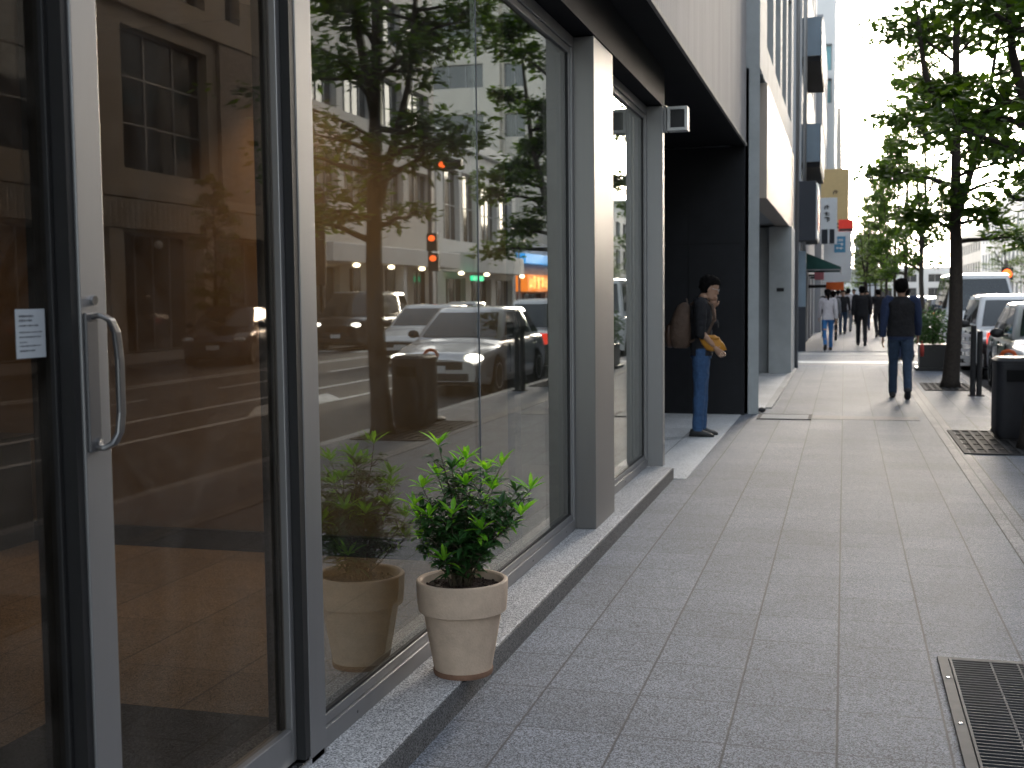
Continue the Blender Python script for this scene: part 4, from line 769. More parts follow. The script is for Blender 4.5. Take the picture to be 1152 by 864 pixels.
for x in (2.08,2.40): build('upright', MB().box(x,x+.03,24.641,24.67,-.11,.74), MT['black'], d)
mc = thing('manhole_cover', (-.75,15.3,0), 'small rectangular metal access cover in the paving by the pier', 'cover'); build('plate', MB().box(-1.0,-.42,15.0,15.55,.002,.010), MT['conc2'], mc, bevel=.002)
build('rim', MB().box(-1.04,-1.0,14.96,15.59,.0015,.012).box(-.42,-.38,14.96,15.59,.0015,.012).box(-1.0,-.42,14.96,15.0,.0015,.012).box(-1.0,-.42,15.55,15.59,.0015,.012), MT['iron'], mc)

# ------------------------------------------------------------------ vehicles
def make_car(name, label, L=4.2, W=1.7, H=1.55, belt=.95, hood=.88, trunk=.98, yA=1.15, yB=.35, yC=-1.55, yD=-2.0, wr=.32, fy=1.32, ry=-1.25, paint='silver', lit=False, cat='car', group='vehicles along the street', panels=3):
    """local: +Y front, origin on the ground"""
    t = thing(name, (0,0,0), label, cat, group); mb = MB(); n = 72; rings = []; ar = wr+.055
    def sm(a, b, x): x = max(0, min(1, (x-a)/(b-a))); return x*x*(3-2*x)
    for i in range(n+1):
        y = -L/2+L*i/n; e = abs(y)/(L/2); w = W/2*(1-.20*max(0,(e-.72)/.28)**2.2)
        zb = .20+.06*sm(.85,1,e)
        for wy in (fy, ry):
            dd = ar*ar-(y-wy)**2
            if dd > 0: zb = max(zb, wr+math.sqrt(dd)*.98)
        if y > yA: zt = hood+(belt-hood)*(1-sm(yA,yA+.35,y))-.16*sm(yA+.3,L/2,y)-.10*sm(L/2-.18,L/2,y)
        elif y < yD: zt = trunk-.12*sm(-yD,L/2,-y)-.06*sm(L/2-.12,L/2,-y)
        else: zt = belt+(trunk-belt)*(1-sm(yD,yA,y))
        zs = zt-.05; f = lambda q: zb+(zs-zb)*q
        rings.append([(s*x, y, z) for s, seq in ((1, 0), (-1, 1)) for (x, z) in (lambda q: q if s == 1 else q[::-1])([(w*.95,zb),(w*.99,f(.25)),(w,f(.5)),(w*.985,f(.78)),(w*.955,f(.93)),(w*.86,zs+.02),(w*.45,zt+.008),(0.001,zt+.016)])])
    mb.rings(rings)
    hh = lambda q: (.90-.17*q**1.25)*W/2
    zz = lambda q: (belt-.03)+(H-.05-belt+.03)*q
    yf = lambda q: yA+(yB-yA)*q+.03*math.sin(q*3.14); yr = lambda q: yD+(yC-yD)*q-.03*math.sin(q*3.14)
    cab = []
    for j in range(9):
        q = j/8; x, z, a, bk = hh(q), zz(q), yf(q), yr(q); c_ = .10
        cab.append([(x,bk+c_,z),(x,(a+bk)/2,z),(x,a-c_,z),(x-.04,a-.03,z),(x-.16,a,z),(0,a+.05,z),(-x+.16,a,z),(-x+.04,a-.03,z),(-x,a-c_,z),(-x,(a+bk)/2,z),(-x,bk+c_,z),(-x+.04,bk+.03,z),(-x+.16,bk,z),(0,bk-.04,z),(x-.16,bk,z),(x-.04,bk+.03,z)])
    top = cab[-1]
    for k, dz in ((.93,.028),(.8,.043),(.5,.055)):
        my = (yB+yC)/2; cab.append([(x_*k, my+(y_-my)*k, H-.05+dz) for x_, y_, _ in top])
    mb.rings(cab)
    body = build('body', mb, MT[paint], t, smooth=True, auto=38)
    # glazing, slightly proud of the cabin
    def side(s, q0, q1, u0, u1):
        m_ = MB(); rows = []
        for j in range(5):
            q = q0+(q1-q0)*j/4; rows.append([(s*(hh(q)+.006), yr(q)+.1+(yf(q)-yr(q)-.2)*(u0+(u1-u0)*i/6), zz(q)) for i in range(7)])
        return m_.rings(rows, close=False, cap0=False, cap1=False)
    cuts = {2: [(.03,.48),(.515,.98)], 3: [(.0,.22),(.25,.58),(.615,.99)]}[panels]
    for s in (1,-1):
        for u0, u1 in cuts: build('side_window', side(s,.14,.90,u0,u1), MT['cglass'], t, smooth=True)
    for nm, fn, sg in (('windshield', yf, 1), ('rear_window', yr, -1)):
        m_ = MB(); rows = []
        for j in range(5):
            q = (.10 if sg > 0 else .18)+(.80 if sg > 0 else .66)*j/4; xx = hh(q)-.10; rows.append([(xx*(-1+2*i/6), fn(q)+sg*(.012+.05*(1-abs(-1+2*i/6))**.8), zz(q)) for i in range(7)])
        build(nm, m_.rings(rows, close=False, cap0=False, cap1=False), MT['cglass'], t, smooth=True)
    ub = MB().box(-W/2*.80,W/2*.80,-L/2*.86,L/2*.86,.17,.60); build('underbody', ub, MT['blackp'], t)
    for s in (1,-1):
        for wy in (fy, ry):
            x1_ = s*(W/2-.015); x0_ = s*(W/2-.21); wl = thing('wheel', (0,0,0), None, None); wl.parent = t; ORIG[wl.name] = (0,0,0)
            m_ = MB(); prof = [(wr-.11,0),(wr-.02,.0),(wr,.03),(wr,.17),(wr-.02,.195),(wr-.11,.195)]
            m_.rings([[(x0_+(x1_-x0_)*q/.195, wy+r*math.cos(2*math.pi*j/28), wr+r*math.sin(2*math.pi*j/28)) for j in range(28)] for r, q in prof]); build('tyre', m_, MT['tyre'], wl, smooth=True, auto=40)
            m_ = MB(); xo = x1_-s*.012
            m_.tube([(xo-s*.03,wy,wr),(xo,wy,wr)], .055, 12)
            for k in range(7):
                a = k*2*math.pi/7; c_, s_ = math.cos(a), math.sin(a); w_ = .026
                def pt(r, o, xx): return (xx, wy+r*c_-o*s_, wr+r*s_+o*c_)
                m_.rings([[pt(.04,-w_,xo-s*.02),pt(.04,w_,xo-s*.02),pt(.04,w_,xo+s*.003),pt(.04,-w_,xo+s*.003)],[pt(wr-.10,-w_*.8,xo-s*.02),pt(wr-.10,w_*.8,xo-s*.02),pt(wr-.10,w_*.8,xo+s*.010),pt(wr-.10,-w_*.8,xo+s*.010)]])
            m_.rings([[(xo+s*o, wy+r*math.cos(2*math.pi*j/28), wr+r*math.sin(2*math.pi*j/28)) for j in range(28)] for r, o in ((wr-.12,-.03),(wr-.12,.014),(wr-.095,.016),(wr-.095,-.02))], cap0=False, cap1=False)
            build('rim', m_, MT['rim'], wl)
        # lamps, mirror, handles
        m_ = MB().ball((s*(W/2*.74),L/2-.10,hood-.22),(.17,.10,.075),14,8); build('headlight', m_, MT['lenson' if lit else 'lens'], t, smooth=True)
        m_ = MB().box(s*W/2*.84-.09,s*W/2*.84+.09,-L/2+.005,-L/2+.14,trunk-.28,trunk-.06); build('tail_light', m_, MT['tail'], t, bevel=.02)
        m_ = MB().ball((s*(W/2+.10),yA-.42,belt+.06),(.11,.06,.075),12,8).box(min(s*(W/2-.07),s*(W/2+.03)),max(s*(W/2-.07),s*(W/2+.03)),yA-.45,yA-.40,belt+.0,belt+.035); build('side_mirror', m_, MT['blackp'], t, smooth=True, auto=40)
        for yy in (.05,-.95): build('door_handle', MB().box(min(s*W/2*.985,s*(W/2+.02)),max(s*W/2*.985,s*(W/2+.02)),yy-.09,yy+.09,belt-.17,belt-.14), MT[paint], t, bevel=.008)
    seam = MB()
    for s in (1,-1):
        for yy in (.72,-.18,-1.0):
            seam.box(min(s*W/2*.97,s*(W/2+.002)),max(s*W/2*.97,s*(W/2+.002)),yy-.004,yy+.004,.34,belt-.10)
    build('door_gap', seam, MT['blackp'], t)
    build('grille', MB().box(-W*.27,W*.27,L/2-.13,L/2+.006,.46,.60).box(-W*.33,W*.33,L/2-.14,L/2+.004,.27,.40), MT['blackp'], t, bevel=.01)
    build('number_plate', MB().box(-.165,.165,L/2+.004,L/2+.018,.41,.53), MT['whitep'], t); build('number_plate', MB().box(-.165,.165,-L/2-.014,-L/2+.01,.60,.74), MT['whitep'], t)
    return t
sed = dict(L=4.5, W=1.78, H=1.50, belt=.95, hood=.88, trunk=.99, yA=1.0, yB=.25, yC=-1.15, yD=-1.8, fy=1.4, ry=-1.35)
c = make_car('parked_car', 'silver parked saloon at the right edge just past the litter bin', paint='silver', lit=True, **sed)
put(c, 3.36, 21.1, math.pi, 1, RZ)
c = make_car('parked_car', 'white compact car parked nose towards the camera behind the tree trunk', L=3.9, W=1.68, H=1.62, belt=.98, hood=.95, trunk=.98, yA=1.15, yB=.5, yC=-1.6, yD=-1.85, paint='carwhite', fy=1.2, ry=-1.2)
build('bumper', MB().box(-.7,.7,1.80,1.965,.24,.62).box(-.8,-.45,1.72,1.955,.5,.70).box(.45,.8,1.72,1.955,.5,.70), MT['blackp'], c, bevel=.03)
put(c, 3.25, 26.0, math.pi, 1, RZ)
v = make_car('parked_van', 'white van with a dark windscreen parked beyond the compact car', L=4.9, W=1.85, H=2.15, belt=1.15, hood=1.1, trunk=1.15, yA=2.05, yB=1.45, yC=-2.3, yD=-2.42, wr=.33, fy=1.6, ry=-1.5, paint='carwhite', cat='van')
put(v, 3.3, 33.6, math.pi, 1, RZ)
c = make_car('dark_hatchback', 'dark blue hatchback parked opposite, mirrored in the door glass', L=4.2, W=1.75, H=1.5, paint='carblue', lit=False); put(c, 12.5, 28.7, math.pi-.25, 1, RZ)
c = make_car('black_minivan', 'black minivan with lit headlights opposite, mirrored left of the trunk', L=4.7, W=1.85, H=1.9, belt=1.1, hood=1.05, trunk=1.1, yA=1.75, yB=1.0, yC=-2.05, yD=-2.3, paint='carblack', lit=True, fy=1.5, ry=-1.4, cat='van'); put(c, 12.3, 37.2, math.pi, 1, RZ)
c = make_car('white_sedan', 'white sedan driving with lit headlights, mirrored beside the tree trunk', paint='carwhite', lit=True, **sed); put(c, 7.2, 29.5, math.pi, 1, RZ)
base_ = c
for x, y, lab, pm in ((8.8,52,'pale car farthest back in the mirrored traffic','carwhite'),(6.9,47,'dark car in the middle of the mirrored traffic','carblack'),(3.3,52,'white car parked past the crossing by the distant trees','carwhite'),(3.3,40.6,'black car parked past the crossing nearest the van','carblack'),(3.3,58.5,'dark blue car parked farther along the kerb','carblue'),(12.3,48,'white car at the opposite kerb by the white canopy','carwhite'),(12.3,64,'black car at the opposite kerb by the curved canopy','carblack')):
    k = copy_tree(base_); k['label'] = lab; put(k, x, y, math.pi, 1, RZ)
    for ch in k.children:
        if ch.name.startswith('body'): ch.data = ch.data.copy(); ch.data.materials[0] = MT[pm]

# ------------------------------------------------------------------ traffic signals and poles opposite
t = thing('traffic_signal', (13.9,48.5,0), 'traffic signal with lit red lamps, mirrored beside the tree crown', 'traffic light')
build('pole', MB().tube([(13.9,48.5,0),(13.9,48.5,7.4)],.09,12).tube([(13.9,48.5,7.2),(12.6,48.5,7.2)],.05,8), MT['alud'], t, smooth=True, auto=40)
for (x, z) in ((13.7,3.9),(13.65,3.05)):
    hd = build('signal_head', MB().box(x-.22,x+.22,48.1,48.35,z-.38,z+.38), MT['black'], t, bevel=.02); build('lamp', MB().ball((x,48.09,z+.16),(.15,.04,.13),12,8), MT['lampred'], hd, smooth=True)
hd = build('signal_head', MB().box(12.3,13.5,48.1,48.35,6.95,7.35), MT['black'], t, bevel=.02); build('lamp', MB().ball((13.2,48.09,7.15),(.15,.04,.15),12,8), MT['lampred'], hd, smooth=True)
t = thing('street_banner', (13.7,36.8,0), 'tall dark vertical banner sign on a pole opposite', 'sign'); build('pole', MB().tube([(13.7,36.9,0),(13.7,36.9,5.3)],.07,10), MT['iron'], t, smooth=True)
build('banner', MB().box(13.45,13.95,36.7,36.8,2.0,5.2), MT['leather'], t, bevel=.02)
t = thing('traffic_signal', (14,115,0), 'distant traffic signal glowing orange-red above the silver car roof', 'traffic light'); build('pole', MB().tube([(14,115,0),(14,115,4.4)],.12,8), MT['alud'], t)
hd = build('signal_head', MB().box(13.5,14.5,114.6,114.85,2.6,3.7), MT['black'], t); build('lamp', MB().ball((14,114.58,3.15),(.42,.1,.42),12,8), MT['lampred'], hd, smooth=True)

# ------------------------------------------------------------------ people
def skin_mesh(P, E, rad, root, sub=2):
    ks = list(P); me = bpy.data.meshes.new('tmp'); me.from_pydata([P[k] for k in ks], [(ks.index(a), ks.index(b)) for a, b in E], [])
    o = bpy.data.objects.new('tmp', me); COL.objects.link(o); md = o.modifiers.new('s', 'SKIN'); md.branch_smoothing = .6
    if not me.skin_vertices: bpy.context.view_layer.objects.active = o; bpy.ops.mesh.customdata_skin_add()
    sv = me.skin_vertices[0].data
    for i, k in enumerate(ks):
        r = rad[k]; sv[i].radius = r if isinstance(r, (tuple, list)) else (r, r); sv[i].use_root = (k == root)
    s = o.modifiers.new('u', 'SUBSURF'); s.levels = sub; s.render_levels = sub
    dg = bpy.context.evaluated_depsgraph_get(); ev = o.evaluated_get(dg); m2 = ev.to_mesh(); mb = MB()
    mb.v = [tuple(v.co) for v in m2.vertices]; mb.f = [tuple(p.vertices) for p in m2.polygons]; mb.m = [0]*len(mb.f)
    ev.to_mesh_clear(); bpy.data.objects.remove(o); bpy.data.meshes.remove(me); return mb
def add(mb, other):
    n = len(mb.v); mb.v += other.v; mb.f += [tuple(i+n for i in f) for f in other.f]; mb.m += other.m; return mb
V = Vector
def pose(legL=0, legR=0, kneeL=.1, kneeR=.1, armL=.1, armR=-.1, elbL=.3, elbR=.3, female=False):
    """angles in radians, + forward (+Y)"""
    sw = .17 if female else .19; P = {}
    P['pel'] = V((0,0,.95)); P['waist'] = V((0,.0,1.08)); P['chest'] = V((0,.01,1.28)); P['neckb'] = V((0,-.005,1.43)); P['neck'] = V((0,.01,1.50)); P['head'] = V((0,.02,1.60))
    for s, nm, lg, kn, ar, el in ((-1,'L',legL,kneeL,armL,elbL),(1,'R',legR,kneeR,armR,elbR)):
        h = V((s*.09,0,.90)); k = h+V((s*.005,math.sin(lg)*.43,-math.cos(lg)*.43)); a = k+V((0,math.sin(lg-kn)*.42,-math.cos(lg-kn)*.42))
        P['hip'+nm] = h; P['knee'+nm] = k; P['ank'+nm] = a
        sh = V((s*sw,-.01,1.40)); e = sh+V((s*.05,math.sin(ar)*.28,-math.cos(ar)*.28)); w = e+V((s*.01,math.sin(ar+el)*.25,-math.cos(ar+el)*.25))
        P['sh'+nm] = sh; P['elb'+nm] = e; P['wr'+nm] = w; P['ft'+nm] = lg-kn
    return P
def hand(mb, w, e, s, sc=1.0, curl=.6):
    """palm and five fingers leaving the wrist w away from the elbow e"""
    d = (w-e).normalized(); side = V((0,1,0))-d*d.y
    side = side.normalized() if side.length > .2 else V((1,0,0)); nrm = d.cross(side).normalized()*(-s)
    c = w+d*.045*sc
    rs = []
    for t, ww, th in ((-.05,.022,.016),(-.01,.032,.017),(.03,.040,.015),(.05,.038,.012)):
        p = c+d*t*sc; rs.append([p+side*ww*math.cos(a)*sc+nrm*th*math.sin(a)*sc for a in [2*math.pi*j/10 for j in range(10)]])
    mb.rings(rs)
    for i, (o, l) in enumerate(((.03,.066),(.01,.074),(-.01,.068),(-.029,.052))):
        p = c+d*.045*sc+side*o*sc; q = p+d*l*.5*sc+nrm*l*.15*curl*sc; r = q+d*l*.35*sc+nrm*l*.5*curl*sc; mb.tube([p-d*.01,q,r],[.0095*sc,.0085*sc,.006*sc],6)
    p = c+side*.03*sc-d*.02*sc; mb.tube([p,p+side*.022*sc+d*.02*sc+nrm*.01,p+side*.028*sc+d*.05*sc+nrm*.02],[.012*sc,.010*sc,.007*sc],6)
def make_person(label, P, top='blackcloth', legs='denim', shoes='shoe', group='pedestrians', female=False, sleeve='long', hairlen=0, headrot=(0,0), vest=None, jacket=1.0):
    t = thing('person', (0,0,0), label, 'person', group)
    E = [('pel','waist'),('waist','chest'),('chest','neckb'),('neckb','neck')]; Rr = dict(pel=(.15,.10),waist=(.125,.09),chest=(.15,.10),neckb=(.075,.06),neck=(.052,.052))
    if female: Rr.update(pel=(.155,.10),waist=(.105,.08),chest=(.13,.09))
    Q = {k: v for k, v in P.items() if not k.startswith('ft') and k != 'head'}
    for n_ in 'LR':
        E += [('pel','hip'+n_),('hip'+n_,'knee'+n_),('knee'+n_,'ank'+n_),('chest','sh'+n_),('sh'+n_,'elb'+n_),('elb'+n_,'wr'+n_)]
        Rr.update({'hip'+n_:.082,'knee'+n_:.052,'ank'+n_:.036,'sh'+n_:.058,'elb'+n_:.037,'wr'+n_:.026})
    body = skin_mesh(Q, E, Rr, 'pel')
    # head: shaped skull with chin, nose, ears, lips and eye sockets
    hp = P['head']; n0 = len(body.v); rs = []
    prof = [(-.125,.020,.03),(-.118,.040,.035),(-.10,.052,.028),(-.07,.060,.016),(-.035,.068,.006),(0,.074,0),(.035,.077,-.004),(.07,.073,-.006),(.095,.056,-.006),(.112,.032,-.006),(.118,.004,-.006)]
    for z, r, fy_ in prof:
        ring = []
        for j in range(24):
            a = 2*math.pi*j/24; x = r*math.cos(a); y = (r*1.22)*math.sin(a)+fy_
            if math.sin(a) > .95: y += {-.035:.010,-.07:.004,0:.0,-.10:.006}.get(z, 0)
            ring.append((x,y,z))
        rs.append(ring)
    hm = MB().rings(rs)
    hm.rings([[(-.006,.088,.0),(.006,.088,.0),(.004,.094,.004),(-.004,.094,.004)],[(-.012,.084,-.035),(.012,.084,-.035),(.010,.110,-.030),(-.010,.110,-.030)],[(-.010,.08,-.044),(.010,.08,-.044),(.006,.094,-.042),(-.006,.094,-.042)]])
    for s in (1,-1): hm.ball((s*.075,-.005,-.012),(.009,.02,.032),8,6); hm.ball((s*.03,.083,.002),(.014,.008,.008),8,6)
    hm.ball((0,.088,-.066),(.024,.008,.008),8,6)
    Mh = Matrix.Translation(hp) @ Euler((headrot[0],0,headrot[1])).to_matrix().to_4x4()
    for v in range(len(hm.v)): hm.v[v] = tuple(Mh @ V(hm.v[v]))
    add(body, hm); body.tube([P['neckb'],P['neck'],hp+V((0,-.01,-.05))],[.06,.053,.05],12)
    for n_, s in (('L',-1),('R',1)): hand(body, P['wr'+n_], P['elb'+n_], s)
    build('body', body, MT['skin'], t, smooth=True)
    # hair
    hr = MB(); rs = []; rr_ = random.Random(len(label))
    for z, r in ((-.075,.045),(-.04,.074),(-.01,.084),(.03,.091),(.07,.092),(.105,.078),(.130,.050),(.144,.006)):
        ring = []
        for j in range(24):
            a = 2*math.pi*j/24; fr_ = math.sin(a); k = 1+rr_.uniform(-.05,.07); zz_ = z
            if fr_ > .25 and z < .05: rr2 = r*.80; zz_ = max(z, .05 if fr_ > .5 else .0)
            else: rr2 = r
            ring.append((rr2*k*math.cos(a), rr2*1.2*k*fr_-.012, zz_+rr_.uniform(-.004,.004)))
        rs.append(ring)
    hr.rings(rs)
    for _ in range(150):
        a = rr_.uniform(0,6.283); z = rr_.uniform(-.03,.13); fr_ = math.sin(a)
        if fr_ > .3 and z < .06: continue
        q = math.sqrt(max(.05,1-((z-.03)/.118)**2))*.088; c = V((q*math.cos(a), q*1.2*fr_-.012, z)); d = V((math.cos(a)+rr_.uniform(-.9,.9), fr_+rr_.uniform(-.9,.9), rr_.uniform(-.6,.8))).normalized()
        hr.tube([c-d*.006, c+d*.012, c+d*.024+V((0,0,-.004))], [.009,.007,.001], 4)
    if hairlen: hr.tube([V((0,-.085,.03)),V((0,-.115,-.05)),V((0,-.10,-.05-hairlen))],[.055,.05,.012],10)
    for v in range(len(hr.v)): hr.v[v] = tuple(Mh @ V(hr.v[v]))
    build('hair', hr, MT['hair'], t, smooth=True)
    # garments follow the joints as smooth lofts
    j_ = jacket; fm_ = .88 if female else 1
    def ell(c, w, d, n=20, p=.85):
        return [c+V((w*math.copysign(abs(math.cos(a))**p,math.cos(a)), d*math.copysign(abs(math.sin(a))**p,math.sin(a)), 0)) for a in [2*math.pi*i/n for i in range(n)]]
    def limb(mb, pts, rad):
        pp, rr3 = [], []
        for i in range(len(pts)-1):
            p0, p1, p2, p3 = pts[max(i-1,0)], pts[i], pts[i+1], pts[min(i+2,len(pts)-1)]
            for k in range(4):
                q = k/4; pp.append(.5*((2*p1)+(p2-p0)*q+(2*p0-5*p1+4*p2-p3)*q*q+(3*p1-p0-3*p2+p3)*q**3)); rr3.append((rad[i]+(rad[i+1]-rad[i])*q)*(1+.05*math.sin(i*9+k*2.9)))
        pp.append(pts[-1]); rr3.append(rad[-1]); mb.tube(pp, rr3, 14)
    def torso(mb, k, lowz=-.10, top_=True):
        pe, wa, ch, nb = P['pel'], P['waist'], P['chest'], P['neckb']; sw = abs(P['shR'].x)
        mb.rings([ell(pe+V((0,0,lowz)),.172*k*(1.04 if female else 1),.122*k), ell(pe+V((0,0,.02)),.172*k,.122*k), ell(wa+V((0,0,.0)),.158*k*fm_,.115*k), ell(ch+V((0,0,-.08)),.168*k*fm_,.126*k), ell(ch+V((0,0,.02)),.182*k*fm_,.130*k),
                  ell(nb+V((0,0,-.055)),(sw+.008)*k,.110*k), ell(nb+V((0,0,-.015)),(sw-.03)*k,.094*k), ell(nb+V((0,0,.02)),.118*k,.082), ell(nb+V((0,.004,.045)),.070,.068)])
    tm = MB(); torso(tm, j_)
    for n_, sg in (('L',-1),('R',1)):
        sh, el, wr_ = P['sh'+n_], P['elb'+n_], P['wr'+n_]; inn = sh+V((-sg*.07,0,-.01))
        if sleeve == 'short': pts = [inn, sh, sh.lerp(el,.85)]; rad = [.07*j_,.074*j_,.062*j_]
        elif sleeve == 'half': pts = [inn, sh, el, el.lerp(wr_,.2)]; rad = [.07*j_,.074*j_,.058*j_,.052*j_]
        else: pts = [inn, sh, el, el.lerp(wr_,.96)]; rad = [.07*j_,.076*j_,.056*j_,.040*j_]
        limb(tm, pts, rad)
    build('shirt' if not vest else 'jacket', tm, MT[top], t, smooth=True, auto=60)
    if vest:
        vm = MB(); torso(vm, j_*1.06, -.06); build('vest', vm, MT[vest], t, smooth=True, auto=60)
    lm = MB(); lm.rings([ell(P['pel']+V((0,0,-.13)),.150,.112), ell(P['pel']+V((0,0,-.04)),.165,.120), ell(P['pel']+V((0,0,.06)),.155,.110), ell(P['pel']+V((0,0,.10)),.145,.10)])
    for n_, sg in (('L',-1),('R',1)):
        k = .86 if female else 1; limb(lm, [P['hip'+n_]+V((-sg*.012,0,.02)), P['hip'+n_].lerp(P['knee'+n_],.35), P['knee'+n_], P['ank'+n_]+V((0,0,-.02))], [.098,.092*k,.068*k,.056*k])
    build('trousers', lm, MT[legs], t, smooth=True, auto=60)
    for n_ in 'LR':
        a = P['ank'+n_]; tilt = P['ft'+n_]; m_ = MB(); rs = []
        for y, w, z in ((-.085,.030,.03),(-.075,.040,.06),(-.03,.043,.085),(.03,.045,.075),(.09,.050,.052),(.14,.046,.042),(.175,.028,.03),(.185,.008,.02)):
            rs.append([(w*math.cos(q), y, max(0, z*.62+z*.62*math.sin(q))) for q in [2*math.pi*j/14 for j in range(14)]])
        m_.rings(rs); m_.tf(Matrix.Translation(a) @ Euler((tilt*.9 if tilt < 0 else 0,0,0)).to_matrix().to_4x4() @ Matrix.Translation((0,0,-.085)))
        build('shoe', m_, MT[shoes], t, smooth=True)
    return t
# man standing in the recess, facing the street
P = pose(legL=.02, legR=-.04, kneeL=.04, kneeR=.02)
P['head'] += V((0,.07,-.02)); P['neck'] += V((0,.035,0)); P['chest'] += V((0,-.02,0))
P['elbR'] = P['shR']+V((.03,.0,-.28)); P['wrR'] = P['elbR']+V((-.03,.15,-.17))
P['elbL'] = P['shL']+V((-.01,.14,-.22)); P['wrL'] = P['elbL']+V((.16,.0,.19))
m1 = make_person('man with backpack and mustard bag standing in the dark recess in profile', P, 'blackcloth', 'denim', group='pedestrians', sleeve='half', headrot=(-.32,0)); m1['category'] = 'person'
gl = MB(); Mh = Matrix.Translation(P['head']) @ Euler((-.32,0,0)).to_matrix().to_4x4()
for s in (1,-1):
    gl.tube([(s*.032+.022*math.cos(a),.100,.002+.018*math.sin(a)) for a in [2*math.pi*j/14 for j in range(15)]], .0022, 5); gl.tube([(s*.054,.10,.006),(s*.079,.02,.006)],.0022,5)
gl.tube([(-.01,.101,.004),(.01,.101,.004)],.0022,5); gl.tf(Mh)
build('glasses', gl, MT['whiteframe'], m1)
m1.location = (-1.50,13.05,.042); m1.rotation_euler = (0,0,-math.pi/2+.12)
bp = thing('backpack', (0,0,1.1), 'brown and grey canvas backpack on the standing man', 'bag'); mb = MB(); rs = []
for z, w, d, y in ((.93,.10,.07,-.22),(.955,.15,.105,-.225),(1.05,.165,.125,-.235),(1.20,.16,.12,-.225),(1.32,.14,.095,-.205),(1.40,.10,.06,-.19),(1.43,.03,.02,-.18)):
    rs.append([(w*math.copysign(abs(math.cos(a))**.7,math.cos(a)), y+d*math.copysign(abs(math.sin(a))**.7,math.sin(a)), z) for a in [2*math.pi*j/20 for j in range(20)]])
mb.rings(rs); build('bag_body', mb, MT['brownbag'], bp, smooth=True)
mb = MB(); rs = []
for z, w, d, y in ((.935,.06,.02,-.34),(.96,.12,.04,-.345),(1.08,.13,.045,-.36),(1.17,.12,.035,-.35),(1.20,.05,.01,-.34)):
    rs.append([(w*math.cos(a), y+d*math.sin(a), z) for a in [2*math.pi*j/16 for j in range(16)]])
mb.rings(rs); build('front_pocket', mb, MT['leather'], bp, smooth=True)
mb = MB()
for s in (1,-1): mb.tube([(s*.09,-.12,1.40),(s*.11,.0,1.475),(s*.12,.11,1.40),(s*.125,.14,1.25),(s*.14,.06,1.08),(s*.12,-.13,1.0)],.016,6)
build('strap', mb, MT['brownbag'], bp, smooth=True); build('grab_handle', MB().tube([(-.03,-.15,1.42),(-.02,-.16,1.47),(.02,-.16,1.47),(.03,-.15,1.42)],.008,6), MT['leather'], bp)
bp.location = (-1.50,13.05,1.142); bp.rotation_euler = m1.rotation_euler
yb = thing('shoulder_bag', (0,0,1.0), 'mustard yellow pouch held at the waist of the standing man', 'bag'); mb = MB(); rs = []
for z, w, d in ((.90,.06,.015),(.915,.11,.035),(.98,.12,.045),(1.05,.105,.035),(1.075,.08,.012)):
    rs.append([(.16+d*math.cos(a), .12+w*math.sin(a)-(z-.98)*.6, z) for a in [2*math.pi*j/16 for j in range(16)]])
mb.rings(rs); build('pouch', mb, MT['yellowbag'], yb, smooth=True); build('flap', MB().box(.12,.21,.06,.19,1.03,1.055), MT['yellowbag'], yb, bevel=.01)
yb.location = (-1.50,13.05,1.042); yb.rotation_euler = m1.rotation_euler
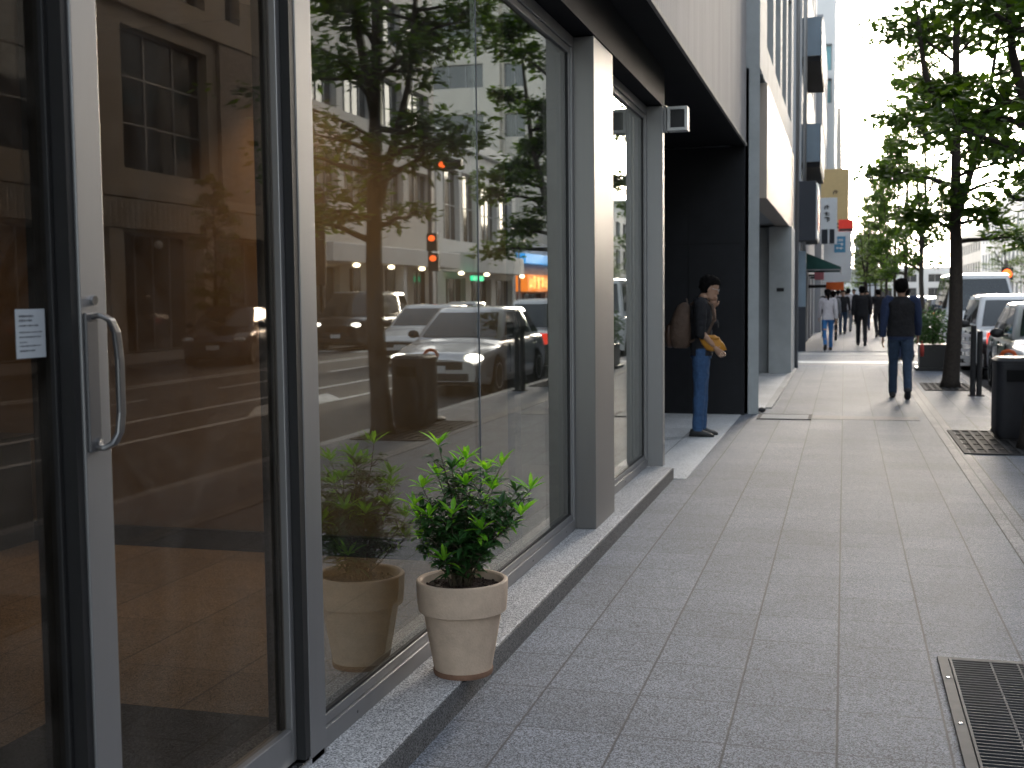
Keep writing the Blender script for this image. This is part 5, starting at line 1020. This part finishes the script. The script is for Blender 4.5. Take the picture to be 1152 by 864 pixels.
# walkers
def walker(lab, x, y, rz, ph=1, s=1, **k):
    P = pose(legL=.30*ph, legR=-.22*ph, kneeL=.08 if ph > 0 else .35, kneeR=.45 if ph > 0 else .08, armL=-.28*ph, armR=.28*ph, female=k.get('female', False))
    lo = min(P['ankL'].z, P['ankR'].z)-.085; t = make_person(lab, P, **k); t.location = (x,y,-lo*s+.004); t.rotation_euler = (0,0,rz); t.scale = (s,s,s); return t
walker('man in black vest over blue shirt walking away in the middle of the pavement', .80,18.3,0,.75,1.0,top='navycloth',legs='denimd',vest='blackcloth',jacket=1.08)
walker('woman in white top and bright blue trousers walking away on the left', -.43,33.6,.1,-.8,.95,top='whitecloth',legs='bluecloth',female=True,hairlen=.18)
walker('person in loose black jacket and black trousers walking away beyond the crossing', .50,36.6,0,.7,1.0,top='blackcloth',legs='blackcloth',jacket=1.15)
walker('pedestrian in light blue top and cap near the hedge planter', 1.35,28.5,.2,.6,.95,top='lightblue',legs='navycloth')
red = thing('hand_bag', (1.08,18.3,.8), 'small red bag hanging at the hand of the man in the vest', 'bag'); build('pouch', MB().rings([rrect(1.10,18.35,.05,.12,.02,.62,3),rrect(1.10,18.35,.06,.15,.02,.70,3),rrect(1.10,18.35,.045,.12,.02,.80,3)]), MT['redcloth'], red, smooth=True); build('loop', MB().tube([(1.10,18.31,.79),(1.10,18.33,.84),(1.10,18.37,.84),(1.10,18.39,.79)],.006,5), MT['redcloth'], red)
far = [(-.35,41,'greycloth','blackcloth','pedestrian in grey top close to the orange sign',1),(-.05,47,'blackcloth','denimd','dark dressed pedestrian under the far signs',0),(-.6,44,'blackcloth','blackcloth','person in black close to the shopfront wall',1),
       (.15,50,'whitecloth','greycloth','person in pale clothes behind the black jacket walker',0),(.9,52,'lightblue','navycloth','person in light blue near the kerb trees',1),(1.15,44,'blackcloth','blackcloth','dark figure beside the parked cars past the crossing',0),
       (-.3,60,'whitecloth','denim','tiny pale figure far along the pavement',1),(.45,62,'navycloth','blackcloth','tiny dark blue figure far along the pavement',0),(.9,70,'redcloth','blackcloth','tiny figure in red in the distant crowd',1),(.1,75,'greycloth','greycloth','tiny grey figure in the distant crowd',0),(-.2,84,'blackcloth','blackcloth','tiny black figure in the most distant crowd',1)]
for i, (x, y, a, b_, lab, f_) in enumerate(far):
    walker(lab, x, y, .1*(i % 3)+(math.pi if i % 3 == 1 else 0), .6*(-1)**i, .93+.02*(i % 4), top=a, legs=b_, female=bool(f_), hairlen=.12*f_)
